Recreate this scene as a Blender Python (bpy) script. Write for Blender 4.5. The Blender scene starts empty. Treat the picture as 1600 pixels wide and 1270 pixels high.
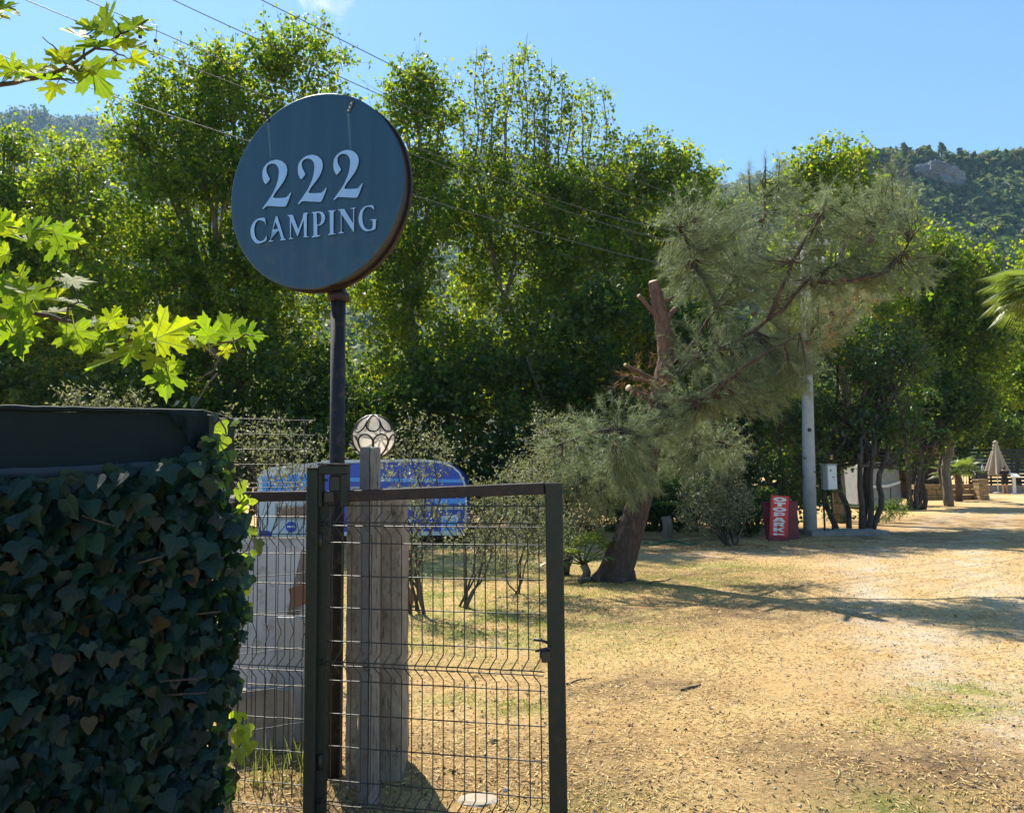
import bpy, math, random
import numpy as np
from mathutils import Vector, Matrix, Euler, noise
from mathutils.geometry import tessellate_polygon

rng = np.random.default_rng(7)
random.seed(7)
S = bpy.context.scene
COL = S.collection

# ------------------------------------------------------------------ camera
F_PX, CAM_H = 1250.0, 1.6
PITCH, ROLL = math.atan2(102.0, F_PX), math.radians(-0.5)
cd = bpy.data.cameras.new('camera')
cam = bpy.data.objects.new('camera', cd)
COL.objects.link(cam)
cd.sensor_width = 36.0
cd.lens = 36.0 * F_PX / 1600.0
cd.clip_start, cd.clip_end = 0.05, 9000.0
CR = (Matrix.Rotation(math.pi / 2 + PITCH, 3, 'X') @ Matrix.Rotation(ROLL, 3, 'Z'))
cam.matrix_world = Matrix.Translation((0, 0, CAM_H)) @ CR.to_4x4()
S.camera = cam
cd.dof.use_dof = False

# ------------------------------------------------------------------ sky, sun, exposure
SUN_EL, SUN_AZ = math.radians(50), math.radians(-27)     # azimuth from +Y, negative = to the left
world = bpy.data.worlds.new("World")
S.world = world
world.use_nodes = True
wn, wl = world.node_tree.nodes, world.node_tree.links
wn.clear()
wout = wn.new('ShaderNodeOutputWorld')
wbg = wn.new('ShaderNodeBackground')
sky = wn.new('ShaderNodeTexSky')
sky.sky_type = 'NISHITA'
sky.sun_disc = False
sky.sun_elevation = SUN_EL
sky.sun_rotation = SUN_AZ
sky.air_density, sky.dust_density, sky.ozone_density = 1.0, 0.2, 2.0
wbg.inputs['Strength'].default_value = 0.08
sun_d = bpy.data.lights.new('sun', 'SUN')
sun_d.energy = 5.0
sun_d.angle = math.radians(0.53)
sun_d.color = (1.0, 0.93, 0.80)
sun = bpy.data.objects.new('sun', sun_d)
COL.objects.link(sun)
SUN_DIR = Vector((math.sin(SUN_AZ) * math.cos(SUN_EL), math.cos(SUN_AZ) * math.cos(SUN_EL), math.sin(SUN_EL)))
sun.rotation_euler = SUN_DIR.to_track_quat('Z', 'Y').to_euler()
sun.location = SUN_DIR * 60
S.view_settings.view_transform = 'Standard'
S.view_settings.look = 'None'
S.view_settings.exposure = 1.2
S.view_settings.gamma = 1.0
S.view_settings.use_curve_mapping = False
cy = S.cycles
cy.use_denoising = True
cy.max_bounces = 7
cy.diffuse_bounces = 3
cy.transmission_bounces = 5
cy.transparent_max_bounces = 6
cy.volume_bounces = 0
cy.sample_clamp_indirect = 4.0
cy.sample_clamp_direct = 12.0


# ------------------------------------------------------------------ pixel <-> world
def ray(px, py):
    return (CR @ Vector(((px - 800) / F_PX, -(py - 635) / F_PX, -1.0)))


def at(px, py, Y):
    d = ray(px, py)
    return Vector((0, 0, CAM_H)) + d * (Y / d.y)


def gnd(px, py, z=0.0):
    d = ray(px, py)
    return Vector((0, 0, CAM_H)) + d * ((z - CAM_H) / d.z)


def on_plane(px, py, p0, n):
    d = ray(px, py)
    o = Vector((0, 0, CAM_H))
    return o + d * ((p0 - o).dot(n) / d.dot(n))


# ------------------------------------------------------------------ object helpers
def wloc(o):
    v = Vector((0, 0, 0))
    while o is not None:
        v += o.location
        o = o.parent
    return v


def tag(o, label=None, cat=None, group=None, kind=None):
    if label: o['label'] = label
    if cat: o['category'] = cat
    if group: o['group'] = group
    if kind: o['kind'] = kind
    return o


def thing(name, label, cat, loc, group=None):
    o = bpy.data.objects.new(name, None)
    o.empty_display_size = 0.2
    o.location = loc
    COL.objects.link(o)
    return tag(o, label, cat, group)


def link(name, me, mat, parent=None, loc=None, kind=None):
    o = bpy.data.objects.new(name, me)
    if mat is not None and not me.materials:
        me.materials.append(mat)
    COL.objects.link(o)
    if parent is not None:
        o.parent = parent
    if loc is not None:
        o.location = loc
    if kind: o['kind'] = kind
    return o


def np_mesh(name, V, F, mat=None, smooth=False):
    """V (n,3), F (m,k) same-size faces"""
    me = bpy.data.meshes.new(name)
    V = np.asarray(V, dtype=np.float32)
    F = np.asarray(F, dtype=np.int32)
    m, k = F.shape
    me.vertices.add(len(V))
    me.vertices.foreach_set('co', V.ravel())
    me.loops.add(m * k)
    me.loops.foreach_set('vertex_index', F.ravel())
    me.polygons.add(m)
    me.polygons.foreach_set('loop_start', np.arange(m, dtype=np.int32) * k)
    me.polygons.foreach_set('loop_total', np.full(m, k, dtype=np.int32))
    if smooth:
        me.polygons.foreach_set('use_smooth', np.ones(m, dtype=bool))
    me.update(calc_edges=True)
    if mat: me.materials.append(mat)
    return me


class MB:
    def __init__(s):
        s.v, s.f, s.sm = [], [], []

    def add(s, vs, fs, smooth=False):
        b = len(s.v)
        s.v += [Vector(v) for v in vs]
        for f in fs:
            s.f.append([b + i for i in f])
            s.sm.append(smooth)
        return s

    def box(s, c, size, rz=0.0, rx=0.0, ry=0.0, taper=1.0, M=None):
        x, y, z = [d / 2 for d in size]
        t = taper
        vs = [Vector(p) for p in ((-x, -y, -z), (x, -y, -z), (x, y, -z), (-x, y, -z), (-x * t, -y * t, z), (x * t, -y * t, z), (x * t, y * t, z), (-x * t, y * t, z))]
        R = M if M is not None else Euler((rx, ry, rz)).to_matrix()
        c = Vector(c)
        return s.add([c + R @ v for v in vs], [(0, 3, 2, 1), (4, 5, 6, 7), (0, 1, 5, 4), (1, 2, 6, 5), (2, 3, 7, 6), (3, 0, 4, 7)])

    def bbox(s, c, size, bev=0.01, **k):
        """box with chamfered vertical+horizontal edges"""
        x, y, z = [d / 2 for d in size]
        b = min(bev, x * .45, y * .45, z * .45)
        R = k.get('M') or Euler((k.get('rx', 0), k.get('ry', 0), k.get('rz', 0))).to_matrix()
        c = Vector(c)
        rings = []
        for (zz, ins) in ((-z, b), (-z + b, 0), (z - b, 0), (z, b)):
            X, Yy = x - ins, y - ins
            rings.append([(-X + b, -Yy, zz), (X - b, -Yy, zz), (X, -Yy + b, zz), (X, Yy - b, zz), (X - b, Yy, zz), (-X + b, Yy, zz), (-X, Yy - b, zz), (-X, -Yy + b, zz)])
        vs = [c + R @ Vector(p) for r in rings for p in r]
        fs = [list(range(7, -1, -1)), [24 + i for i in range(8)]]
        for r in range(3):
            for i in range(8):
                fs.append((r * 8 + i, r * 8 + (i + 1) % 8, r * 8 + 8 + (i + 1) % 8, r * 8 + 8 + i))
        return s.add(vs, fs)

    def tube(s, pts, rad, n=8, caps=True, smooth=True, bump=0.0, seed=0):
        pts = [Vector(p) for p in pts]
        m = len(pts)
        if not hasattr(rad, '__len__'): rad = [rad] * m
        vs, fs = [], []
        up = None
        for i, p in enumerate(pts):
            t = (pts[min(i + 1, m - 1)] - pts[max(i - 1, 0)])
            t = t.normalized() if t.length > 1e-9 else Vector((0, 0, 1))
            if up is None:
                up = Vector((0, 0, 1)) if abs(t.z) < .9 else Vector((1, 0, 0))
            a = (up - t * up.dot(t))
            if a.length < 1e-5: a = t.orthogonal()
            a.normalize()
            b = t.cross(a)
            up = a
            for j in range(n):
                an = 2 * math.pi * j / n
                r = rad[i]
                if bump:
                    r *= 1 + bump * noise.noise(Vector((math.cos(an) * 3 + seed, math.sin(an) * 3, i * .35))) + bump * .6 * math.sin(an * 7 + i * .15 + seed)
                vs.append(p + (a * math.cos(an) + b * math.sin(an)) * r)
        for i in range(m - 1):
            for j in range(n):
                fs.append((i * n + j, i * n + (j + 1) % n, (i + 1) * n + (j + 1) % n, (i + 1) * n + j))
        s.add(vs, fs, smooth)
        if caps:
            b0 = len(s.v) - len(vs)
            s.f.append([b0 + j for j in range(n - 1, -1, -1)]); s.sm.append(False)
            s.f.append([b0 + (m - 1) * n + j for j in range(n)]); s.sm.append(False)
        return s

    def lathe(s, prof, c=(0, 0, 0), n=24, smooth=True, M=None):
        c = Vector(c)
        R = M or Matrix.Identity(3)
        vs, fs = [], []
        for (r, z) in prof:
            for j in range(n):
                a = 2 * math.pi * j / n
                vs.append(c + R @ Vector((r * math.cos(a), r * math.sin(a), z)))
        for i in range(len(prof) - 1):
            for j in range(n):
                fs.append((i * n + j, i * n + (j + 1) % n, (i + 1) * n + (j + 1) % n, (i + 1) * n + j))
        fs.append(list(range(n - 1, -1, -1)))
        fs.append([(len(prof) - 1) * n + j for j in range(n)])
        return s.add(vs, fs, smooth)

    def prism(s, poly, holes, d, M3, c):
        """poly: list of (x,y) in plane; extruded by -d..0 along local z; M3 maps local to world"""
        loops = [poly] + holes
        flat = [p for l in loops for p in l]
        tris = tessellate_polygon([[Vector((p[0], p[1], 0)) for p in l] for l in loops])
        c = Vector(c)
        n = len(flat)
        vs = [c + M3 @ Vector((p[0], p[1], 0)) for p in flat] + [c + M3 @ Vector((p[0], p[1], -d)) for p in flat]
        fs = []
        for t in tris:
            a, b_, e = [flat[i] for i in t]
            ar = (b_[0] - a[0]) * (e[1] - a[1]) - (b_[1] - a[1]) * (e[0] - a[0])
            t = tuple(t) if ar > 0 else tuple(reversed(t))
            fs.append(t)
            fs.append(tuple(i + n for i in reversed(t)))
        o = 0
        for l in loops:
            k = len(l)
            for i in range(k):
                fs.append((o + i, o + (i + 1) % k, n + o + (i + 1) % k, n + o + i))
            o += k
        return s.add(vs, fs)

    def build(s, name, mat, parent=None, kind=None, world=True, loc=None):
        off = wloc(parent) if (parent is not None and world) else Vector((0, 0, 0))
        if loc is not None: off = Vector(loc)
        me = bpy.data.meshes.new(name)
        me.from_pydata([tuple(v - off) for v in s.v], [], s.f)
        me.polygons.foreach_set('use_smooth', s.sm)
        me.materials.append(mat)
        me.update()
        o = link(name, me, None, parent, kind=kind)
        if loc is not None and parent is None: o.location = loc
        return o


def np_part(name, V, F, mat, parent=None, kind=None, smooth=False):
    off = np.array(wloc(parent)) if parent is not None else np.zeros(3)
    return link(name, np_mesh(name, V - off, F, mat, smooth), None, parent, kind=kind)


# ------------------------------------------------------------------ materials
def new_mat(name):
    m = bpy.data.materials.new(name)
    m.use_nodes = True
    nt = m.node_tree
    nt.nodes.clear()
    out = nt.nodes.new('ShaderNodeOutputMaterial')
    return m, nt, out


def N(nt, typ, **kw):
    n = nt.nodes.new(typ)
    for k, v in kw.items():
        if k in n.inputs: n.inputs[k].default_value = v
        else: setattr(n, k, v)
    return n


def ramp(nt, stops, fac=None):
    r = nt.nodes.new('ShaderNodeValToRGB')
    e = r.color_ramp.elements
    while len(e) < len(stops): e.new(0.5)
    for i, (p, c) in enumerate(stops):
        e[i].position = p
        e[i].color = (*c, 1) if len(c) == 3 else c
    if fac is not None: nt.links.new(fac, r.inputs['Fac'])
    return r


def surf(name, c1, c2=None, rough=.7, scale=8.0, metallic=0.0, bump=0.15, bscale=None, detail=5, stretch=(1, 1, 1), dirt=None, spec=.5, c3=None):
    """noise-varied painted / mineral surface"""
    m, nt, out = new_mat(name)
    L = nt.links
    tc = N(nt, 'ShaderNodeTexCoord')
    mp = N(nt, 'ShaderNodeMapping')
    mp.inputs['Scale'].default_value = stretch
    L.new(tc.outputs['Object'], mp.inputs['Vector'])
    n1 = N(nt, 'ShaderNodeTexNoise', Scale=scale, Detail=float(detail), Roughness=.62)
    L.new(mp.outputs[0], n1.inputs['Vector'])
    c2 = c2 or tuple(x * .7 for x in c1)
    st = [(.3, c1), (.7, c2)] if c3 is None else [(.28, c1), (.5, c2), (.72, c3)]
    r = ramp(nt, st, n1.outputs['Fac'])
    col = r.outputs['Color']
    if dirt:
        n2 = N(nt, 'ShaderNodeTexNoise', Scale=scale * 3.7, Detail=6.0, Roughness=.7)
        L.new(mp.outputs[0], n2.inputs['Vector'])
        r2 = ramp(nt, [(.52, (0, 0, 0)), (.66, (1, 1, 1))], n2.outputs['Fac'])
        mx = N(nt, 'ShaderNodeMix', data_type='RGBA')
        L.new(r2.outputs['Color'], mx.inputs['Factor'])
        L.new(col, mx.inputs['A'])
        mx.inputs['B'].default_value = (*dirt, 1)
        col = mx.outputs['Result']
    p = N(nt, 'ShaderNodeBsdfPrincipled', Roughness=rough, Metallic=metallic)
    p.inputs['Specular IOR Level'].default_value = spec
    L.new(col, p.inputs['Base Color'])
    if bump:
        n3 = N(nt, 'ShaderNodeTexNoise', Scale=bscale or scale * 4, Detail=6.0, Roughness=.6)
        L.new(mp.outputs[0], n3.inputs['Vector'])
        b = N(nt, 'ShaderNodeBump', Strength=bump, Distance=.02)
        L.new(n3.outputs['Fac'], b.inputs['Height'])
        L.new(b.outputs[0], p.inputs['Normal'])
    L.new(p.outputs[0], out.inputs['Surface'])
    return m


def leafmat(name, cols, trans, tfac=.45, rough=.45, spec=.4, patch=0.25, bump=0.0, vein=None):
    """cols: base colours per leaf (random per island), trans: transmitted colour range"""
    m, nt, out = new_mat(name)
    L = nt.links
    g = N(nt, 'ShaderNodeNewGeometry')
    oi = N(nt, 'ShaderNodeObjectInfo')
    ad = N(nt, 'ShaderNodeMath', operation='ADD')
    L.new(g.outputs['Random Per Island'], ad.inputs[0])
    L.new(oi.outputs['Random'], ad.inputs[1])
    fr = N(nt, 'ShaderNodeMath', operation='FRACT')
    L.new(ad.outputs[0], fr.inputs[0])
    k = len(cols)
    r = ramp(nt, [(i / max(k - 1, 1), c) for i, c in enumerate(cols)], fr.outputs[0])
    k2 = len(trans)
    r2 = ramp(nt, [(i / max(k2 - 1, 1), c) for i, c in enumerate(trans)], fr.outputs[0])
    p = N(nt, 'ShaderNodeBsdfPrincipled', Roughness=rough)
    p.inputs['Specular IOR Level'].default_value = spec
    t = N(nt, 'ShaderNodeBsdfTranslucent')
    c_base, c_tr = r.outputs[0], r2.outputs[0]
    if vein:
        va, vangles = vein
        uv = N(nt, 'ShaderNodeUVMap')
        sx = N(nt, 'ShaderNodeSeparateXYZ')
        L.new(uv.outputs[0], sx.inputs[0])

        def ma(op, a, b=None):
            x = N(nt, 'ShaderNodeMath', operation=op)
            for i_, q in enumerate((a, b)):
                if q is None: continue
                if isinstance(q, (int, float)): x.inputs[i_].default_value = q
                else: L.new(q, x.inputs[i_])
            return x.outputs[0]
        xx = ma('ABSOLUTE', sx.outputs['X'])
        yy = sx.outputs['Y']
        best = None
        for an in vangles:
            ca, sa = math.cos(an), math.sin(an)
            d = ma('ABSOLUTE', ma('SUBTRACT', ma('MULTIPLY', xx, ca), ma('MULTIPLY', yy, sa)))
            al = ma('ADD', ma('MULTIPLY', xx, sa), ma('MULTIPLY', yy, ca))
            d = ma('ADD', d, ma('MULTIPLY', ma('LESS_THAN', al, 0.0), 1.0))
            best = d if best is None else ma('MINIMUM', best, d)
        # side veins
        ang = ma('ADD', ma('MULTIPLY', xx, .55), yy)
        st = ma('ABSOLUTE', ma('SUBTRACT', ma('FRACT', ma('MULTIPLY', ang, 9.0)), .5))
        side = ma('MULTIPLY', ma('LESS_THAN', st, .07), .28)
        mk = ma('MAXIMUM', ma('LESS_THAN', best, .013), side)
        tcb = N(nt, 'ShaderNodeTexNoise', Scale=5.0, Detail=4.0)
        L.new(uv.outputs[0], tcb.inputs['Vector'])
        blot = ramp(nt, [(.35, (.85, .85, .85)), (.65, (1.1, 1.1, 1.1))], tcb.outputs['Fac'])

        def vmix(src, tint):
            mu = N(nt, 'ShaderNodeMix', data_type='RGBA', blend_type='MULTIPLY')
            mu.inputs['Factor'].default_value = 1.0
            L.new(src, mu.inputs['A']); L.new(blot.outputs[0], mu.inputs['B'])
            m2 = N(nt, 'ShaderNodeMix', data_type='RGBA')
            L.new(mk, m2.inputs['Factor']); L.new(mu.outputs['Result'], m2.inputs['A'])
            m2.inputs['B'].default_value = (*tint, 1)
            return m2.outputs['Result']
        c_base = vmix(c_base, va)
        c_tr = vmix(c_tr, tuple(q * 2.2 for q in va))
    L.new(c_base, p.inputs['Base Color'])
    L.new(c_tr, t.inputs['Color'])
    if bump:
        tc = N(nt, 'ShaderNodeTexCoord')
        n3 = N(nt, 'ShaderNodeTexNoise', Scale=40.0, Detail=3.0)
        L.new(tc.outputs['Object'], n3.inputs['Vector'])
        b = N(nt, 'ShaderNodeBump', Strength=bump, Distance=.01)
        L.new(n3.outputs['Fac'], b.inputs['Height'])
        L.new(b.outputs[0], p.inputs['Normal'])
    mx = N(nt, 'ShaderNodeMixShader', Fac=tfac)
    L.new(p.outputs[0], mx.inputs[1])
    L.new(t.outputs[0], mx.inputs[2])
    L.new(mx.outputs[0], out.inputs['Surface'])
    return m


M = {}
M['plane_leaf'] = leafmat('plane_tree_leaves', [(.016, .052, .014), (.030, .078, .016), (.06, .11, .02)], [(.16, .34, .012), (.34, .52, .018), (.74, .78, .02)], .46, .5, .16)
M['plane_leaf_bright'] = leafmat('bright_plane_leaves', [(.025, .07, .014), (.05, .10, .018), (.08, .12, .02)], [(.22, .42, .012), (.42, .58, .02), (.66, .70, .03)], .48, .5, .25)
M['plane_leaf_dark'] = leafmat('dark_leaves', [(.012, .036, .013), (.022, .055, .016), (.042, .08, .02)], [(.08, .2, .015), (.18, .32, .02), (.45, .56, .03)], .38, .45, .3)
M['near_leaf'] = leafmat('near_plane_leaf', [(.04, .12, .01), (.07, .16, .012)], [(.48, .70, .008), (.10, .22, .01), (.78, .84, .012), (.22, .40, .01), (.64, .78, .01), (.14, .28, .012), (.72, .82, .012)], .56, .5, .12, bump=.3, vein=((.12, .16, .04), (0, .78, 1.75)))
M['ivy'] = leafmat('ivy_leaf', [(.0012, .010, .013), (.002, .016, .018), (.005, .028, .022), (.0015, .012, .016), (.008, .034, .018), (.003, .020, .020), (.016, .040, .012), (.002, .014, .018), (.045, .030, .012)], [(.05, .14, .01), (.12, .24, .02)], .14, .42, .3, bump=.35, vein=((.014, .045, .038), (0, .75, 1.6)))
M['ivy_bright'] = leafmat('ivy_leaf_sunlit', [(.06, .13, .02), (.08, .15, .02)], [(.40, .58, .02), (.55, .68, .03)], .5, .4, .3, bump=.2, vein=((.12, .2, .04), (0, .75, 1.6)))  # lighter copy of the ivy leaf, sunlight put into its colour
M['olive'] = leafmat('olive_leaf', [(.12, .15, .075), (.21, .23, .13), (.36, .36, .25)], [(.24, .28, .08), (.34, .36, .12)], .32, .55, .4)
M['laurel'] = leafmat('laurel_leaf', [(.010, .038, .013), (.02, .056, .016), (.035, .08, .02)], [(.10, .26, .015), (.28, .46, .03)], .3, .4, .45)
M['needle'] = leafmat('pine_needle', [(.10, .135, .055), (.17, .20, .10), (.27, .29, .18), (.06, .09, .04)], [(.20, .29, .10), (.38, .44, .20)], .32, .5, .4)
M['needle_dead'] = leafmat('dead_pine_needle', [(.22, .12, .05), (.3, .17, .07)], [(.3, .18, .06), (.4, .22, .08)], .3, .6, .2)
M['palm_leaf'] = leafmat('palm_leaf', [(.06, .10, .025), (.09, .14, .04)], [(.26, .36, .04), (.36, .44, .06)], .4, .4, .4)
M['straw'] = leafmat('straw', [(.50, .33, .12), (.70, .49, .20), (.84, .65, .33), (.36, .21, .08), (.76, .54, .20)], [(.4, .3, .14), (.5, .38, .2)], .2, .7, .2)
M['grass'] = leafmat('grass_blade', [(.12, .15, .03), (.24, .24, .06), (.40, .33, .12), (.16, .19, .035), (.34, .28, .10)], [(.3, .4, .05), (.42, .46, .1)], .4, .6, .2)
M['hill_leaf'] = leafmat('hill_scrub', [(.04, .08, .035), (.07, .12, .045), (.13, .17, .06), (.17, .15, .065), (.05, .085, .035)], [(.16, .26, .06), (.28, .34, .08)], .3, .7, .1)
M['bark'] = surf('bark', (.11, .085, .06), (.05, .038, .028), .9, 9, bump=.8, stretch=(1, 1, .3), c3=(.16, .13, .1))
M['pale_bark'] = surf('pale_bark', (.24, .2, .15), (.11, .09, .065), .85, 6, bump=.5, stretch=(1, 1, .35))
M['pine_bark'] = surf('pine_bark', (.11, .072, .052), (.045, .03, .023), .9, 14, bump=1.0, stretch=(1, 1, .22), c3=(.19, .11, .07), dirt=(.02, .014, .012))
M['pine_bark_red'] = surf('red_pine_bark', (.21, .115, .08), (.07, .04, .03), .9, 16, bump=.9, stretch=(1, 1, .4), dirt=(.06, .035, .03))
M['cut_wood'] = surf('cut_wood', (.62, .45, .27), (.45, .28, .15), .8, 18)
M['gate_green'] = surf('dark_green_paint', (.007, .015, .013), (.013, .022, .018), .5, 5, bump=.08, dirt=(.03, .024, .017), spec=.35)
M['gate_brown'] = surf('rust_brown_paint', (.020, .011, .012), (.014, .009, .011), .55, 6, bump=.1, dirt=(.05, .022, .014), spec=.4)
M['wire'] = surf('wire_green', (.008, .012, .012), (.014, .018, .016), .5, 30, bump=0, spec=.6)
M['pole_blue'] = surf('dark_blue_paint', (.003, .004, .007), (.005, .006, .009), .7, 6, bump=.06, dirt=(.06, .03, .025))
M['concrete'] = surf('weathered_concrete', (.36, .33, .28), (.25, .215, .17), .9, 9, bump=.7, bscale=60, stretch=(1, 1, .45), c3=(.15, .125, .10), dirt=(.08, .065, .05))
M['light_concrete'] = surf('light_concrete', (.42, .42, .41), (.32, .32, .31), .85, 5, bump=.3, bscale=70)
M['grey_steel'] = surf('grey_steel', (.13, .14, .15), (.09, .095, .1), .55, 7, bump=.1, metallic=.3, dirt=(.12, .07, .045))
M['old_wood'] = surf('old_wood', (.34, .31, .28), (.19, .165, .145), .9, 10, bump=.9, stretch=(3, 3, .25), dirt=(.06, .03, .022))
M['shade_cloth'] = surf('green_shade_cloth', (.003, .014, .016), (.002, .010, .013), .75, 6, bump=.2, bscale=300, spec=.25)
M['hem'] = surf('shade_cloth_hem', (.018, .03, .05), (.012, .024, .04), .7, 6, bump=.1)
M['marble'] = surf('grey_marble', (.5, .52, .54), (.36, .38, .41), .6, 3, bump=.15, dirt=(.28, .27, .25))
M['stone'] = surf('stone', (.30, .27, .23), (.18, .16, .135), .9, 7, bump=.6)
M['sandstone'] = surf('sandstone', (.36, .245, .13), (.25, .16, .085), .9, 9, bump=.5)
M['terracotta'] = surf('terracotta', (.26, .12, .07), (.17, .08, .05), .8, 8)
M['white_paint'] = surf('white_paint', (.74, .74, .72), (.6, .6, .57), .45, 3, bump=.05)
M['grey_paint'] = surf('grey_paint', (.42, .43, .42), (.34, .35, .34), .5, 4, bump=.05)
M['caravan_blue'] = surf('caravan_blue', (.010, .075, .50), (.008, .055, .40), .3, 3, bump=0)
M['caravan_light'] = surf('caravan_light_blue', (.07, .36, .82), (.06, .30, .74), .3, 3, bump=0)
M['letters_skylit'] = surf('letter_white_skylit', (.27, .48, .80), (.22, .42, .76), .5, 12, bump=.05)  # white letter paint with the blue of skylight put into the colour
M['letter_side'] = surf('letter_edge', (.012, .02, .03), (.02, .03, .04), .6, 12, bump=0)
M['red_board'] = surf('red_board', (.72, .012, .02), (.6, .01, .018), .35, 6, bump=.03)
M['red_faded'] = surf('faded_red_board', (.20, .03, .04), (.14, .02, .03), .6, 6, bump=.05)
M['black_iron'] = surf('black_iron', (.015, .015, .017), (.025, .022, .02), .5, 12, bump=.1)
M['rubber'] = surf('tyre_rubber', (.015, .015, .015), (.025, .025, .025), .85, 12)
M['brown_wood'] = surf('brown_shed_wood', (.055, .03, .022), (.035, .02, .015), .8, 8, bump=.3, stretch=(2, 2, .3))
M['roof_tile'] = surf('roof_tile', (.36, .15, .09), (.25, .11, .07), .85, 6)
M['canvas'] = surf('beige_canvas', (.42, .36, .28), (.34, .29, .23), .9, 6, bump=.15)
M['dark_cloth'] = surf('black_cloth', (.012, .012, .018), (.02, .02, .026), .9, 10)
M['skin'] = surf('skin', (.48, .25, .16), (.42, .21, .13), .55, 10, bump=.02)
M['hair'] = surf('dark_hair', (.015, .01, .008), (.03, .02, .015), .6, 30)
M['hose'] = surf('green_hose', (.02, .16, .09), (.015, .12, .07), .5, 8, bump=0)
M['cone'] = surf('pine_cone', (.11, .07, .045), (.05, .03, .02), .8, 30)
M['rock'] = surf('limestone', (.20, .21, .22), (.09, .10, .11), .9, .06, bump=.6, bscale=.5, detail=8)
M['pebble'] = surf('pebble', (.52, .44, .34), (.30, .23, .16), .9, 3, bump=0)


def glass_mat():
    m, nt, out = new_mat('window_glass')
    p = N(nt, 'ShaderNodeBsdfPrincipled', Roughness=.06)
    p.inputs['Base Color'].default_value = (.03, .06, .09, 1)
    p.inputs['Specular IOR Level'].default_value = .8
    nt.links.new(p.outputs[0], out.inputs['Surface'])
    return m


def globe_mat(tr=.16, name='milky_glass'):
    m, nt, out = new_mat(name)
    L = nt.links
    tc = N(nt, 'ShaderNodeTexCoord')
    n1 = N(nt, 'ShaderNodeTexNoise', Scale=22.0, Detail=4.0)
    L.new(tc.outputs['Object'], n1.inputs['Vector'])
    r = ramp(nt, [(.35, (.86, .80, .70)), (.7, (.55, .50, .42))], n1.outputs['Fac'])
    p = N(nt, 'ShaderNodeBsdfPrincipled', Roughness=.18)
    L.new(r.outputs[0], p.inputs['Base Color'])
    t = N(nt, 'ShaderNodeBsdfTranslucent')
    t.inputs['Color'].default_value = (.9, .82, .7, 1)
    g = N(nt, 'ShaderNodeBsdfTransparent')
    g.inputs['Color'].default_value = (.85, .87, .9, 1)
    a = N(nt, 'ShaderNodeMixShader', Fac=.55)
    L.new(p.outputs[0], a.inputs[1]); L.new(t.outputs[0], a.inputs[2])
    b = N(nt, 'ShaderNodeMixShader', Fac=tr)
    L.new(a.outputs[0], b.inputs[1]); L.new(g.outputs[0], b.inputs[2])
    L.new(b.outputs[0], out.inputs['Surface'])
    return m


def sign_face_mat():
    m, nt, out = new_mat('sign_face_steel')
    L = nt.links
    tc = N(nt, 'ShaderNodeTexCoord')
    mp = N(nt, 'ShaderNodeMapping')
    mp.inputs['Scale'].default_value = (7, .35, 7)
    L.new(tc.outputs['Object'], mp.inputs['Vector'])
    n1 = N(nt, 'ShaderNodeTexNoise', Scale=2.5, Detail=5.0, Roughness=.6)
    L.new(mp.outputs[0], n1.inputs['Vector'])
    r = ramp(nt, [(.25, (.010, .045, .088)), (.75, (.020, .072, .130))], n1.outputs['Fac'])
    n2 = N(nt, 'ShaderNodeTexNoise', Scale=9.0, Detail=8.0, Roughness=.75)
    L.new(tc.outputs['Object'], n2.inputs['Vector'])
    r2 = ramp(nt, [(.5, (0, 0, 0)), (.72, (.75, .75, .75))], n2.outputs['Fac'])
    sx = N(nt, 'ShaderNodeSeparateXYZ')
    L.new(tc.outputs['Object'], sx.inputs[0])
    mr = N(nt, 'ShaderNodeMapRange')
    mr.inputs['From Min'].default_value = .1
    mr.inputs['From Max'].default_value = -.45
    L.new(sx.outputs['Y'], mr.inputs['Value'])
    mu = N(nt, 'ShaderNodeMath', operation='MULTIPLY')
    L.new(r2.outputs[0], mu.inputs[0]); L.new(mr.outputs[0], mu.inputs[1])
    mx = N(nt, 'ShaderNodeMix', data_type='RGBA')
    L.new(mu.outputs[0], mx.inputs['Factor'])
    L.new(r.outputs[0], mx.inputs['A'])
    mx.inputs['B'].default_value = (.07, .09, .10, 1)
    p = N(nt, 'ShaderNodeBsdfPrincipled', Roughness=.42, Metallic=.15)
    L.new(mx.outputs['Result'], p.inputs['Base Color'])
    L.new(p.outputs[0], out.inputs['Surface'])
    return m


M['glass'], M['globe'], M['sign_face'] = glass_mat(), globe_mat(), sign_face_mat()
M['globe_clear'] = globe_mat(.62, 'smoky_glass')


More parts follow.
